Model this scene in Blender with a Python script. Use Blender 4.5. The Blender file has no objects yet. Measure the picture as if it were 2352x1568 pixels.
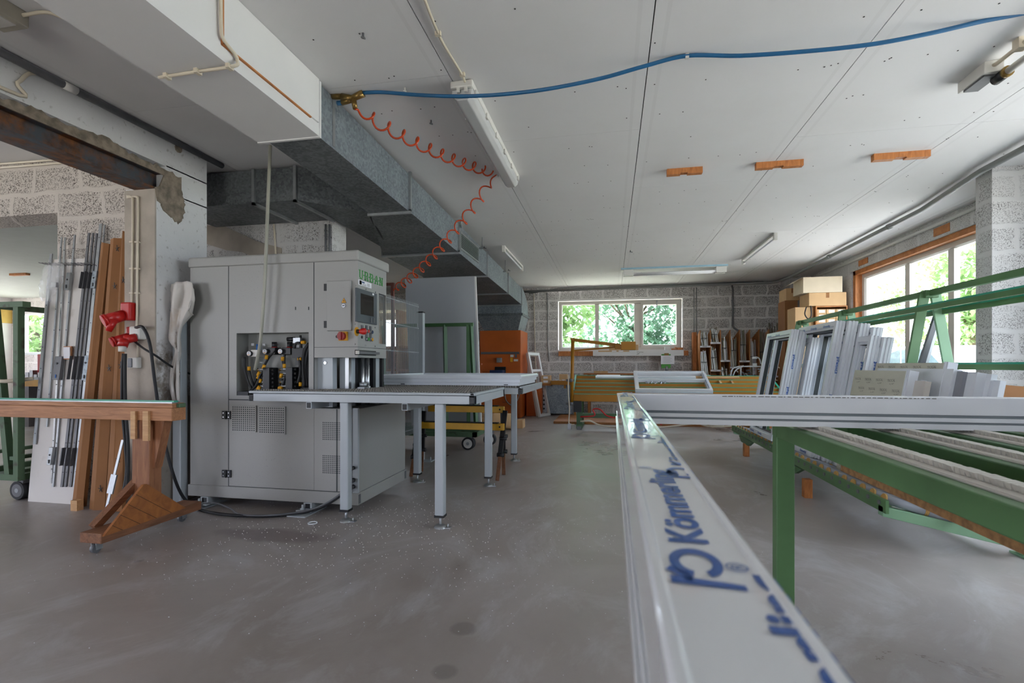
import bpy, bmesh, math, random
from mathutils import Vector as V, Matrix
R = random.Random(7)
# ---------------------------------------------------------------- camera, light, exposure
F, CX, HY, H = 1150.0, 1176.0, 839.0, 1.12          # focal length in px, centre column, horizon row, eye height
TH = math.atan(229/1150); CT, ST = math.cos(TH), math.sin(TH)
CE = 2.94                                             # ceiling height
sc = bpy.context.scene
cam = bpy.data.cameras.new('camera'); co = bpy.data.objects.new('camera', cam); sc.collection.objects.link(co)
co.location = (0, 0, H); co.rotation_euler = (math.pi/2, 0, TH)
cam.sensor_width = 36; cam.lens = F/2352*36; cam.shift_y = 55/2352; cam.clip_start = .02; cam.clip_end = 300
cam.dof.use_dof = True; cam.dof.focus_distance = 4.2; cam.dof.aperture_fstop = 7.1
sc.camera = co
sc.view_settings.view_transform = 'Standard'; sc.view_settings.look = 'None'
sc.view_settings.gamma = 1; sc.view_settings.use_curve_mapping = False
sc.view_settings.exposure = 1.08
w = bpy.data.worlds.new('overcast_sky'); sc.world = w; w.use_nodes = True
bg = w.node_tree.nodes['Background']; bg.inputs[0].default_value = (.88, .94, 1.14, 1); bg.inputs[1].default_value = 3.8
sun = bpy.data.lights.new('sun', 'SUN'); sun.energy = 30; sun.angle = .02; sun.color = (1, .94, .955)
so = bpy.data.objects.new('sun', sun); sc.collection.objects.link(so); so.rotation_euler = (0, math.radians(-40), 0)
def portal(name, loc, rot, sx, sy):
    l = bpy.data.lights.new(name, 'AREA'); l.shape = 'RECTANGLE'; l.size = sx; l.size_y = sy; l.cycles.is_portal = True
    o = bpy.data.objects.new(name, l); sc.collection.objects.link(o); o.location = loc; o.rotation_euler = rot
P2 = math.pi/2
portal('daylight_far_window', (.16, 12.0, 2.05), (-P2, 0, 0), 2.8, 1.2)
portal('daylight_right_window', (4.28, 7.9, 1.75), (0, P2, 0), 1.9, 3.1)
portal('daylight_side_opening', (4.28, 2.8, 1.71), (0, P2, 0), 2.0, 4.0)  # portal at the unseen side window, an opening added for light
portal('daylight_rear_opening', (-1.7, -4.3, 1.2), (P2, 0, 0), 2.0, 2.3)  # portal at the unseen rear opening, added for light
portal('daylight_next_room', (-9.0, -1.5, 1.4), (P2, 0, 0), 4.0, 2.2)  # portal for the next room's unseen door, added for light
# ---------------------------------------------------------------- helpers
def at(px, py, Z=None, Y=None, X=None):               # the world point seen at a pixel, at a known height / depth / side
    u = (px-CX)/F; v = (HY-py)/F; dx = -ST+CT*u; dy = CT+ST*u
    t = (Z-H)/v if Z is not None else (Y/dy if Y is not None else X/dx)
    return V((dx*t, dy*t, H+v*t))
def atp(px, py, p0, n):
    u = (px-CX)/F; v = (HY-py)/F; d = V((-ST+CT*u, CT+ST*u, v)); c = V((0, 0, H)); n = V(n)
    return c+d*((V(p0)-c).dot(n)/d.dot(n))
def cr(pts, n=6):
    pts = [V(p) for p in pts]; q = [pts[0]*2-pts[1]]+pts+[pts[-1]*2-pts[-2]]; out = []
    for i in range(1, len(q)-2):
        a, b, c, d = q[i-1:i+3]
        for k in range(n):
            t = k/n; out.append(.5*((2*b)+(c-a)*t+(2*a-5*b+4*c-d)*t*t+(3*b-a-3*c+d)*t**3))
    out.append(pts[-1]); return out
def perp(d):
    d = d.normalized(); a = V((0, 0, 1)) if abs(d.z) < .9 else V((1, 0, 0)); x = d.cross(a).normalized(); return x, x.cross(d).normalized()
ORG = {}
class MB:
    def __init__(s): s.v = []; s.f = []; s.mi = []; s.sm = []
    def add(s, vs, fs, mi=0, sm=False):
        b = len(s.v); s.v += [tuple(p) for p in vs]
        for f in fs: s.f.append([i+b for i in f]); s.mi.append(mi); s.sm.append(sm)
        return s
    def box(s, x0, x1, y0, y1, z0, z1, mi=0):
        return s.add([(x, y, z) for z in (z0, z1) for y in (y0, y1) for x in (x0, x1)],
                     [(0, 2, 3, 1), (4, 5, 7, 6), (0, 1, 5, 4), (2, 6, 7, 3), (0, 4, 6, 2), (1, 3, 7, 5)], mi)
    def hexa(s, b, t, mi=0):                           # 4 bottom corners, 4 top corners (same turn)
        return s.add(list(b)+list(t), [(3, 2, 1, 0), (4, 5, 6, 7), (0, 1, 5, 4), (1, 2, 6, 5), (2, 3, 7, 6), (3, 0, 4, 7)], mi)
    def bar(s, p0, p1, w, h, up=(0, 0, 1), mi=0):
        p0, p1 = V(p0), V(p1); d = (p1-p0).normalized(); x = d.cross(V(up)).normalized(); y = x.cross(d)
        q = [x*(a*w/2)+y*(b*h/2) for a, b in ((-1, -1), (1, -1), (1, 1), (-1, 1))]
        return s.hexa([p0+k for k in q], [p1+k for k in q], mi)
    def cyl(s, p0, p1, r, r2=None, n=14, mi=0, caps=True):
        p0, p1 = V(p0), V(p1); x, y = perp(p1-p0); r2 = r if r2 is None else r2
        c = [(math.cos(6.28318530718*i/n), math.sin(6.28318530718*i/n)) for i in range(n)]
        vs = [p0+x*(a*r)+y*(b*r) for a, b in c]+[p1+x*(a*r2)+y*(b*r2) for a, b in c]
        s.add(vs, [(i, (i+1) % n, n+(i+1) % n, n+i) for i in range(n)], mi, True)
        b = len(s.v)-2*n
        if caps:
            s.f += [list(range(b+n-1, b-1, -1)), list(range(b+n, b+2*n))]; s.mi += [mi, mi]; s.sm += [False, False]
        return s
    def tube(s, pts, r, n=8, mi=0):
        pts = [V(p) for p in pts]; vs = []; x = None; m = len(pts)
        for i, p in enumerate(pts):
            d = (pts[min(i+1, m-1)]-pts[max(i-1, 0)]).normalized()
            if x is None: x, _ = perp(d)
            x = (x-d*x.dot(d)).normalized(); y = x.cross(d)
            rr = r[i] if isinstance(r, (list, tuple)) else r
            vs += [p+x*(rr*math.cos(6.2831853*k/n))+y*(rr*math.sin(6.2831853*k/n)) for k in range(n)]
        b = len(s.v)
        s.add(vs, [(i*n+k, i*n+(k+1) % n, (i+1)*n+(k+1) % n, (i+1)*n+k) for i in range(m-1) for k in range(n)], mi, True)
        s.f += [[b+k for k in range(n)], [b+(m-1)*n+k for k in range(n-1, -1, -1)]]; s.mi += [mi, mi]; s.sm += [False, False]
        return s
    def prism(s, pts, o, ax, ay, az, d, mi=0):
        o, ax, ay, az = V(o), V(ax), V(ay), V(az); n = len(pts); b = [o+ax*p[0]+ay*p[1] for p in pts]
        return s.add(b+[p+az*d for p in b], [tuple(range(n-1, -1, -1)), tuple(range(n, 2*n))]+[(i, (i+1) % n, n+(i+1) % n, n+i) for i in range(n)], mi)
    def ring(s, o, ax, ay, az, W, Hh, prof, mi=0):     # a mitred frame: profile of (inset, depth) swept round a W x Hh rectangle
        o, ax, ay, az = V(o), V(ax), V(ay), V(az); vs = []; n = len(prof)
        for i, d in prof:
            vs += [o+ax*a+ay*b+az*d for a, b in ((i, i), (W-i, i), (W-i, Hh-i), (i, Hh-i))]
        return s.add(vs, [(4*k+c, 4*k+(c+1) % 4, 4*((k+1) % n)+(c+1) % 4, 4*((k+1) % n)+c) for k in range(n) for c in range(4)], mi)
    def lathe(s, prof, o, axis, n=20, mi=0, sm=True):
        o, d = V(o), V(axis).normalized(); x, y = perp(d); vs = []
        for r, h in prof: vs += [o+d*h+x*(r*math.cos(6.2831853*k/n))+y*(r*math.sin(6.2831853*k/n)) for k in range(n)]
        return s.add(vs, [(i*n+k, i*n+(k+1) % n, (i+1)*n+(k+1) % n, (i+1)*n+k) for i in range(len(prof)-1) for k in range(n)], mi, sm)
    def mesh(s, me, M, mi=0):
        return s.add([M @ v.co for v in me.vertices], [tuple(p.vertices) for p in me.polygons], mi)
    def build(s, name, mats, parent=None, loc=None, bev=0, seg=2, kind=None, label=None):
        mats = mats if isinstance(mats, (list, tuple)) else [mats]
        org = ORG[parent.name] if parent else V(loc or (0, 0, 0))
        me = bpy.data.meshes.new(name); me.from_pydata([(p[0]-org.x, p[1]-org.y, p[2]-org.z) for p in s.v], [], s.f)
        me.polygons.foreach_set('material_index', s.mi); me.polygons.foreach_set('use_smooth', s.sm)
        b = bmesh.new(); b.from_mesh(me); bmesh.ops.recalc_face_normals(b, faces=b.faces); b.to_mesh(me); b.free()
        for m in mats: me.materials.append(m)
        o = bpy.data.objects.new(name, me); sc.collection.objects.link(o)
        if parent: o.parent = parent
        else: o.location = org
        ORG[o.name] = org
        if bev:
            m = o.modifiers.new('soft_edges', 'BEVEL'); m.width = bev; m.segments = seg; m.limit_method = 'ANGLE'; m.angle_limit = .6
        if kind: o['kind'] = kind
        if label: o['label'] = label
        return o
def tag(o, label, cat, group=None):
    o['label'] = label; o['category'] = cat
    if group: o['group'] = group
    return o
def thing(name, label, cat, loc, group=None):
    o = bpy.data.objects.new(name, None); sc.collection.objects.link(o); o.location = loc; o.empty_display_size = .1
    ORG[o.name] = V(loc); return tag(o, label, cat, group)
def kids(o): return [c for c in bpy.data.objects if c.parent == o]
def dup(o, dl=(0, 0, 0), parent=None, label=None):
    c = o.copy(); sc.collection.objects.link(c)
    if parent: c.parent = parent
    else:
        c.location = V(o.location)+V(dl)
        if label: c['label'] = label
    ORG[c.name] = ORG[o.name]+V(dl)
    for k in kids(o): dup(k, dl, c)
    return c
_txt = {}
def text_mesh(t, size=1.0, bold=0.0, align='LEFT'):
    k = (t, size, bold, align)
    if k not in _txt:
        c = bpy.data.curves.new('lettering', 'FONT'); c.body = t; c.size = size; c.offset = bold; c.align_x = align; c.resolution_u = 3
        o = bpy.data.objects.new('lettering', c); sc.collection.objects.link(o)
        bpy.context.view_layer.update()
        me = bpy.data.meshes.new_from_object(o.evaluated_get(bpy.context.evaluated_depsgraph_get()))
        bpy.data.objects.remove(o); bpy.data.curves.remove(c); _txt[k] = me
    return _txt[k]
def TM(o, ax, ay):                                     # matrix that puts text at o, writing along ax, letters standing along ay
    ax, ay = V(ax).normalized(), V(ay).normalized(); az = ax.cross(ay)
    m = Matrix((ax, ay, az)).transposed().to_4x4(); m.translation = V(o); return m
# ---------------------------------------------------------------- materials
def lin(h):
    h = h.lstrip('#'); return tuple(((int(h[i:i+2], 16)/255+.055)/1.055)**2.4 if int(h[i:i+2], 16) > 10 else int(h[i:i+2], 16)/3294.6 for i in (0, 2, 4))+(1,)
class N:
    def __init__(s, name):
        s.m = bpy.data.materials.new(name); s.m.use_nodes = True; s.t = s.m.node_tree; s.b = s.t.nodes['Principled BSDF']; s.out = s.t.nodes['Material Output']
    def n(s, typ, **kw):
        q = s.t.nodes.new(typ)
        for k, v in kw.items():
            if k.startswith('_'): setattr(q, k[1:], v)
            else:
                key = int(k[1:]) if k[0] == 'i' and k[1:].isdigit() else k.replace('__', ' ')
                if isinstance(v, bpy.types.NodeSocket): s.t.links.new(v, q.inputs[key])
                else: q.inputs[key].default_value = v
        return q
    def math(s, op, a, b=0.0, c=None):
        q = s.n('ShaderNodeMath', _operation=op, i0=a, i1=b)
        return q.outputs[0]
    def mix(s, f, a, b):
        q = s.t.nodes.new('ShaderNodeMix'); q.data_type = 'RGBA'
        for i, v in ((0, f), (6, a), (7, b)):
            if isinstance(v, bpy.types.NodeSocket): s.t.links.new(v, q.inputs[i])
            else: q.inputs[i].default_value = v
        return q.outputs[2]
    def ramp(s, f, a, b):
        q = s.n('ShaderNodeMapRange', i0=f, i1=a, i2=b); return q.outputs[0]
    def noise(s, scale, detail=4, vec=None, rough=.5, dist=0):
        q = s.n('ShaderNodeTexNoise', Scale=scale, Detail=detail, Roughness=rough, Distortion=dist)
        s.t.links.new(vec if vec is not None else s.pos(), q.inputs['Vector']); return q.outputs['Fac']
    def pos(s):
        if not hasattr(s, '_p'): s._p = s.n('ShaderNodeNewGeometry').outputs['Position']
        return s._p
    def obj(s):
        if not hasattr(s, '_o'): s._o = s.n('ShaderNodeTexCoord').outputs['Object']
        return s._o
    def xyz(s, vec):
        q = s.n('ShaderNodeSeparateXYZ', i0=vec); return q.outputs
    def scale(s, vec, v):
        q = s.n('ShaderNodeMapping', i0=vec); q.inputs['Scale'].default_value = v; return q.outputs[0]
    def set(s, **kw):
        for k, v in kw.items():
            k = k.replace('__', ' ')
            if isinstance(v, bpy.types.NodeSocket): s.t.links.new(v, s.b.inputs[k])
            else: s.b.inputs[k].default_value = v
        return s
    def bump(s, h, strength=.3, dist=.01):
        q = s.n('ShaderNodeBump', Strength=strength, Distance=dist, Height=h); s.t.links.new(q.outputs[0], s.b.inputs['Normal']); return s
def mat(name, c, rough=.5, metal=0.0, var=.12, sc_=6, bump=0.0, coat=0.0, spec=.5, c2=None, lo=.45, hi=.7):
    m = N(name); a = lin(c); b = lin(c2) if c2 else tuple(x*(1-var) for x in a[:3])+(1,)
    f = m.ramp(m.noise(sc_, 5, m.obj()), lo if c2 else .35, hi if c2 else .65)
    m.set(Base__Color=m.mix(f, a, b), Roughness=rough, Metallic=metal, Coat__Weight=coat, Specular__IOR__Level=spec)
    if bump: m.bump(m.noise(sc_*14, 3, m.obj()), bump, .004)
    return m.m
def wood(name, c1, c2, scale=(1, 1, 14), s0=3, rough=.6):
    m = N(name); v = m.scale(m.obj(), scale); f = m.ramp(m.noise(s0, 6, v, .6, 1.2), .35, .68)
    m.set(Base__Color=m.mix(f, lin(c1), lin(c2)), Roughness=rough); m.bump(f, .15, .003); return m.m
def galv(name, c1, c2, rough=.45, metal=.55, sp=9):
    m = N(name); q = m.n('ShaderNodeTexVoronoi', Scale=sp*6); m.t.links.new(m.pos(), q.inputs['Vector'])
    g = m.n('ShaderNodeSeparateColor', i0=q.outputs['Color']).outputs[0]
    f = m.math('ADD', m.math('MULTIPLY', g, .45), m.math('MULTIPLY', m.noise(3, 5), .7))
    m.set(Base__Color=m.mix(m.ramp(f, .3, .85), lin(c1), lin(c2)), Roughness=rough, Metallic=metal); return m.m
def blockwall(name, paint, speck, bare=.5, lo=.5, hi=.62, rows=.24, cols=.5, mort=.035, grime=None):
    m = N(name); x, y, z = m.xyz(m.pos())[:3]
    wob = m.math('MULTIPLY', m.math('SUBTRACT', m.noise(7, 3), .5), .10)
    cv = m.n('ShaderNodeCombineXYZ', i0=m.math('ADD', m.math('ADD', x, y), wob), i1=m.math('ADD', z, m.math('MULTIPLY', wob, .6))).outputs[0]
    q = m.n('ShaderNodeTexBrick', Scale=1.0); q.offset = .5
    for k, v in (('Mortar Size', mort), ('Mortar Smooth', .6), ('Brick Width', cols), ('Row Height', rows), ('Bias', 0.0)): q.inputs[k].default_value = v
    m.t.links.new(cv, q.inputs['Vector']); mo = q.outputs['Fac']
    pores = m.ramp(m.noise(95, 3, None, .7), lo, hi)
    patch = m.ramp(m.noise(2.6, 5, None, .6), .38, .62)
    k = m.math('MULTIPLY', m.math('MULTIPLY', pores, m.math('SUBTRACT', 1.0, mo)), m.math('ADD', bare, m.math('MULTIPLY', patch, 1-bare)))
    c = m.mix(k, m.mix(m.noise(1.2, 6), lin(paint), tuple(v*.86 for v in lin(paint)[:3])+(1,)), lin(speck))
    if grime: c = m.mix(m.math('MULTIPLY', m.ramp(m.noise(.9, 6, None, .65), .5, .75), .55), c, lin(grime))
    m.set(Base__Color=c, Roughness=.92); m.bump(m.math('ADD', m.math('MULTIPLY', mo, .6), m.math('MULTIPLY', k, -1.0)), .5, .012); return m.m
M = {}
m = N('painted_plasterboard'); x = m.xyz(m.pos())[0]
dd = m.math('ABSOLUTE', m.math('SUBTRACT', m.math('FLOORED_MODULO', m.math('ADD', x, -.2155+.60775), 1.2155), .60775))
bnd = m.math('MULTIPLY', m.math('LESS_THAN', dd, .085), m.math('GREATER_THAN', dd, .062)); st_ = m.ramp(m.noise(1.1, 6, None, .6), .45, .8)
c = m.mix(m.math('MULTIPLY', bnd, .10), lin('#e2e0e0'), lin('#a9a5a2')); c = m.mix(m.math('MULTIPLY', st_, .22), c, lin('#c9c3bc'))
m.set(Base__Color=c, Roughness=.8); M['ceil'] = m.m
M['ceil_seam'] = mat('dark_seam', '#3c3834', .9)
def floor_mat():
    m = N('dusty_concrete'); x, y, z = m.xyz(m.pos())[:3]
    a = m.ramp(m.noise(.8, 8, None, .62, .6), .3, .72); b = m.ramp(m.noise(1.9, 9, m.scale(m.pos(), (.8, .5, 1)), .7, 1.8), .5, .72)
    c = m.mix(a, lin('#8c827c'), lin('#b0a9a6')); c = m.mix(m.math('MULTIPLY', b, .5), c, lin('#c9cacf'))
    d = m.ramp(m.noise(5, 7, None, .7), .62, .8); c = m.mix(m.math('MULTIPLY', d, .35), c, lin('#6a625d'))
    sp = m.ramp(m.noise(160, 2), .72, .78); near = m.ramp(m.noise(1.4, 3), .45, .6)
    c = m.mix(m.math('MULTIPLY', m.math('MULTIPLY', sp, near), .7), c, lin('#d8d6d4'))
    # reddish brown spill in front of the machine
    ex = m.math('ADD', m.math('POWER', m.math('DIVIDE', m.math('ADD', x, 2.2), .42), 2.0), m.math('POWER', m.math('DIVIDE', m.math('SUBTRACT', y, 2.93), .13), 2.0))
    st = m.ramp(m.math('ADD', ex, m.math('MULTIPLY', m.noise(6, 5), 1.6)), 2.0, 1.2)
    c = m.mix(m.math('MULTIPLY', st, .55), c, lin('#4d3534'))
    for sx, sy, r in ((.62, 1.86, .07), (.22, 1.93, .06), (-.62, 2.05, .06), (-.6, 1.75, .05), (-.25, 1.55, .045)):
        e = m.math('ADD', m.math('POWER', m.math('DIVIDE', m.math('SUBTRACT', x, sx), r), 2.0), m.math('POWER', m.math('DIVIDE', m.math('SUBTRACT', y, sy), r), 2.0))
        c = m.mix(m.math('MULTIPLY', m.ramp(m.math('ADD', e, m.math('MULTIPLY', m.noise(12, 3), .8)), 1.5, .9), .35), c, lin('#4e4843'))
    m.set(Base__Color=c, Roughness=m.ramp(m.noise(3, 5), .2, 1.0), Specular__IOR__Level=.5)
    m.set(Roughness=m.math('ADD', .24, m.math('MULTIPLY', a, .24)))
    m.bump(m.noise(60, 5, None, .6), .12, .004); return m.m
M['floor'] = floor_mat()
M['block'] = blockwall('whitewashed_block', '#e6e2de', '#645d58', .6, .46, .58, mort=.03)
M['block_lt'] = blockwall('bright_painted_block', '#d8d5d3', '#5a5450', .3, .53, .6, grime=None)
M['block_left'] = blockwall('speckled_painted_block', '#cfc6bd', '#43382f', .55, .52, .6, mort=.03)
def plaster():
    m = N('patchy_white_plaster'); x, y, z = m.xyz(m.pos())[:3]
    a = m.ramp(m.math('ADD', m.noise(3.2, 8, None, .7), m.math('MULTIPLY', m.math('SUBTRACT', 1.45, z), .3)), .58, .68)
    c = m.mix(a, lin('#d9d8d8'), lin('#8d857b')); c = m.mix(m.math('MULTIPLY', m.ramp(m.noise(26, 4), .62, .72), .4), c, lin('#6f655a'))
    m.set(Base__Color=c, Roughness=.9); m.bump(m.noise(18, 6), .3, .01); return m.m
M['plaster'] = plaster()
M['render'] = mat('raw_cement_render', '#b9aea1', .95, var=.25, sc_=4, bump=.4)
M['rough'] = mat('broken_mortar', '#9a8c7c', .95, var=.5, sc_=18, bump=.8)
def rust():
    m = N('rusty_steel'); f = m.ramp(m.noise(5, 7, None, .7), .42, .58); g = m.ramp(m.noise(16, 5), .4, .6)
    c = m.mix(f, lin('#4c4f55'), m.mix(g, lin('#7a4a26'), lin('#4a3226')))
    m.set(Base__Color=c, Roughness=.75, Metallic=.15); m.bump(f, .2, .004); return m.m
M['rust'] = rust()
M['white'] = mat('white_pvc', '#dfe3e8', .28, var=.03)
M['white2'] = mat('white_pvc_film', '#e0e2e6', .10, var=.02, coat=.3)
M['pvc_dim'] = mat('cream_pvc', '#cfc9c0', .4, var=.05)
M['gasket'] = mat('dark_gasket', '#2e3435', .5)
M['seam'] = mat('panel_seam', '#5e3c22', .8)
M['paint_w'] = mat('white_board', '#e2e0df', .55, var=.05, sc_=2)
m = N('hammered_grey_enamel'); sp = m.math('MULTIPLY', m.ramp(m.noise(150, 2), .66, .74), m.ramp(m.noise(2.2, 3), .4, .65)); m.set(Base__Color=m.mix(m.math('MULTIPLY', sp, .45), lin('#9d9c98'), lin('#4f4d49')), Roughness=.42); m.bump(m.noise(45, 3), .06, .003); M['machine'] = m.m
M['machine_d'] = mat('grey_recess', '#8a8a86', .5, var=.06)
M['alu'] = mat('grey_rail_enamel', '#b2b8bc', .35, metal=.1, var=.04)
M['steel'] = mat('bright_steel', '#c4c6c8', .25, metal=.9, var=.08)
M['zinc'] = mat('zinc_steel', '#a8abad', .38, metal=.8, var=.15, sc_=12)
M['dkmetal'] = mat('dark_grey_metal', '#6c6c6f', .45, metal=.2)
M['galv'] = galv('galvanised_sheet', '#747d84', '#9da6ac')
M['galv_d'] = galv('dark_galvanised_sheet', '#565a5d', '#7f8385', .55, .4)  # darker sheet colour for duct undersides, hood flange and branch duct
M['black'] = mat('black_plastic', '#1b1b1d', .45, var=.2)
M['blackrub'] = mat('black_rubber', '#202022', .6)
M['yellow'] = mat('yellow_plastic', '#e0a013', .45)
M['yellowp'] = mat('yellow_paint', '#cf9a1e', .45, var=.2)
M['ochre'] = mat('ochre_paint', '#b07612', .5, var=.15, sc_=3)
M['red'] = mat('red_plastic', '#c1201c', .35, var=.08)
M['dred'] = mat('dark_red_plastic', '#8f1d1a', .4)
M['blue'] = mat('blue_hose_rubber', '#1f6494', .4, var=.12, sc_=20)
M['bluep'] = mat('blue_plastic', '#1a5fa8', .4)
M['orange_h'] = mat('orange_pu_tube', '#c8430f', .3)
M['orange'] = mat('orange_enamel', '#c9611d', .5, var=.18, sc_=2)
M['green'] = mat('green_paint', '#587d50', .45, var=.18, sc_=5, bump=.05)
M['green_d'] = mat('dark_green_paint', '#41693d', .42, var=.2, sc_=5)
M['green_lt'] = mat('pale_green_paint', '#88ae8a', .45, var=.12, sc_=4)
M['green_old'] = mat('chipped_green_paint', '#4d6648', .6, sc_=9, c2='#3d3025', lo=.58, hi=.7)
M['teal'] = mat('teal_rubber_strip', '#2f9c80', .35, var=.1)
M['brush'] = mat('white_bristle', '#d5d0c6', .7, var=.12)
M['brush_g'] = mat('grey_bristle', '#918c84', .75, var=.25, sc_=30)
M['card'] = mat('brown_cardboard', '#94643a', .8, var=.12, sc_=4)
M['card_l'] = mat('light_cardboard', '#cda77a', .8, var=.08)
M['card_w'] = mat('cream_cardboard', '#d8c8b0', .8, var=.07)
M['wood'] = wood('reddish_beam_wood', '#b98258', '#94603c', (1.2, 14, 14))
M['wood_y'] = wood('reddish_upright_wood', '#a06a45', '#7d4e31', (14, 14, 1.2))
M['wood_fy'] = wood('worn_foot_wood', '#8f5f40', '#6c452d', (14, 1.2, 14))
M['wood_o'] = wood('orange_pine', '#c57f45', '#a05f2d', (10, 2, 2))
M['ply'] = wood('brown_shelf_board', '#b5763c', '#98602f', (4, 4, 2), 2)
M['pine'] = wood('light_pine', '#d3a878', '#b98a5c', (1.5, 10, 10))
M['gusset'] = wood('grooved_orange_panel', '#a8672f', '#8a5127', (3, 3, 3), 4)
M['chip'] = mat('chipboard', '#9a7247', .9, var=.4, sc_=60, bump=.3)
M['film'] = mat('beige_printed_film', '#c6c3b3', .35, var=.05)
M['ink'] = mat('dark_print', '#6f6d64', .6)
M['blueink'] = mat('blue_print', '#1756a8', .3)
M['paper'] = mat('white_paper', '#e9e8ec', .7, var=.03)
M['gbutton'] = mat('green_logo', '#2f8f3a', .5)
M['screen'] = mat('dark_screen', '#2a2725', .15, var=.05)
M['bezel'] = mat('slate_bezel', '#4b5157', .45)
M['brass'] = mat('brass', '#8d7140', .35, metal=.8)
M['cloth'] = mat('stained_white_cloth', '#d6d0ca', .95, c2='#b39c84', sc_=5, lo=.58, hi=.8, bump=.2)
M['cream'] = mat('cream_cable', '#d9cdb8', .45)
M['grey_pipe'] = mat('grey_conduit', '#8f918f', .5)
M['grey_board'] = mat('grey_laminate', '#b6b9be', .45, var=.04, sc_=1)
M['roller'] = mat('grey_roller', '#8f9197', .45, var=.15)
M['yellowish'] = mat('tan_bearing', '#b98f4e', .6)
M['lamp_w'] = mat('lamp_housing', '#d9d6d0', .4, var=.04)
M['copper'] = mat('red_brown_pipe', '#7a4a3e', .5)
M['clipgreen'] = mat('green_clipboard', '#4a9a35', .5)
M['navy'] = mat('navy_plastic', '#20345a', .45)
M['hose_grey'] = mat('translucent_hose', '#a5a395', .3)
def clear(name, tint, frac, rough=.02):
    m = N(name); g = m.n('ShaderNodeBsdfGlossy', Color=(1, 1, 1, 1), Roughness=rough); t = m.n('ShaderNodeBsdfTransparent', Color=tint)
    bk = m.n('ShaderNodeNewGeometry').outputs['Backfacing']; fr = m.n('ShaderNodeFresnel', IOR=m.math('SUBTRACT', 1.45, m.math('MULTIPLY', bk, 1.45-1/1.45))).outputs[0]; x = m.n('ShaderNodeMixShader', i0=m.math('ADD', m.math('MULTIPLY', fr, 1.0), frac), i1=t.outputs[0], i2=g.outputs[0])
    m.t.links.new(x.outputs[0], m.out.inputs[0]); return m.m
M['glass'] = clear('window_glass', (.93, .97, .95, 1), 0.0)
M['acryl'] = clear('clear_acrylic', (.9, .92, .92, 1), .03, .08)
m = N('plastic_bag'); g = m.n('ShaderNodeBsdfPrincipled', Base__Color=(.8, .8, .8, 1), Roughness=.2); t = m.n('ShaderNodeBsdfTransparent')
x = m.n('ShaderNodeMixShader', i0=.28, i1=t.outputs[0], i2=g.outputs[0]); m.t.links.new(x.outputs[0], m.out.inputs[0]); M['bag'] = m.m
m = N('frosted_glass'); g = m.n('ShaderNodeBsdfTranslucent', Color=(.9, .92, .92, 1)); t = m.n('ShaderNodeBsdfTransparent', Color=(.9, .94, .94, 1))
x = m.n('ShaderNodeMixShader', i0=.6, i1=t.outputs[0], i2=g.outputs[0]); m.t.links.new(x.outputs[0], m.out.inputs[0]); M['frost'] = m.m
def leafmat(name, a, b):
    m = N(name); f = m.noise(3, 3); m.set(Base__Color=m.mix(m.ramp(f, .3, .7), lin(a), lin(b)), Roughness=.6)
    t = m.n('ShaderNodeBsdfTranslucent', Color=lin(b)); x = m.n('ShaderNodeMixShader', i0=.4, i1=m.b.outputs[0], i2=t.outputs[0]); m.t.links.new(x.outputs[0], m.out.inputs[0]); return m.m
M['leaf'] = leafmat('tree_leaves', '#7d9c66', '#a5bf86'); M['leaf2'] = leafmat('dark_leaves', '#769a84', '#9fbda4')
M['bark'] = mat('bark', '#6b5a49', .9, var=.3)
M['grass'] = mat('grass_ground', '#a4a698', .95, var=.25)
M['carwhite'] = mat('white_car_paint', '#e6e8ea', .2, coat=.6, var=.02)
M['carglass'] = mat('car_glass', '#39444a', .08)
M['yellow_wall'] = mat('yellow_painted_wall', '#cfae5e', .8)
PVC = [(0, 0), (0, .018), (.006, .02), (.006, .025), (0, .027), (0, .042), (.010, .044), (.010, .050), (.004, .052), (.004, .07), (.05, .07), (.054, .05), (.072, .05), (.072, 0)]
# ---------------------------------------------------------------- the setting
def wall(name, axis, p0, p1, a0, a1, z0, z1, holes, m, mats=None):
    b = MB(); As = sorted({a0, a1}|{h[0] for h in holes}|{h[1] for h in holes}); Zs = sorted({z0, z1}|{h[2] for h in holes}|{h[3] for h in holes})
    for i in range(len(As)-1):
        for j in range(len(Zs)-1):
            ca, cz = (As[i]+As[i+1])/2, (Zs[j]+Zs[j+1])/2
            if any(h[0] < ca < h[1] and h[2] < cz < h[3] for h in holes): continue
            if axis == 'x': b.box(As[i], As[i+1], p0, p1, Zs[j], Zs[j+1])
            else: b.box(p0, p1, As[i], As[i+1], Zs[j], Zs[j+1])
    return b.build(name, m, kind='structure')
MB().box(-16.2, 4.3, -4.3, 12.0, -.12, 0).build('floor', M['floor'], kind='structure')
# ceiling of plasterboard sheets with open joints, nail heads and a slab above
b = MB(); b.box(-6.6, 4.3, -4.3, 12, CE+.02, CE+.2, 1)
xs = [-6.6]+[.2155+1.2155*k for k in range(-5, 4)]+[4.3]
offs = [1.0, 2.4, .4, 3.0, 2.0, 3.0, 4.0, 2.4, 4.36, .8, 1.8]
offs[4] = 3.0; offs[5] = 3.98; offs[6] = 2.27; offs[7] = 4.36
for i in range(len(xs)-1):
    ys = [-4.3]+[y for y in [offs[i]+3.0*k for k in range(-3, 4)] if -4.2 < y < 11.9]+[12]
    for j in range(len(ys)-1): b.box(xs[i]+.003, xs[i+1]-.003, ys[j]+.0015, ys[j+1]-.0015, CE, CE+.02, 0)
for k in range(420):
    x = R.choice(xs[4:9])+R.choice((.06, .6, 1.15))+R.uniform(-.3, .3); y = .42*R.randint(2, 26)+R.uniform(-.02, .02)
    if x > 3.9 or (x < -1.7 and x > -2.6): continue
    b.cyl((x, y, CE-.0015), (x, y, CE+.001), .005, n=6, mi=1)
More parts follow.
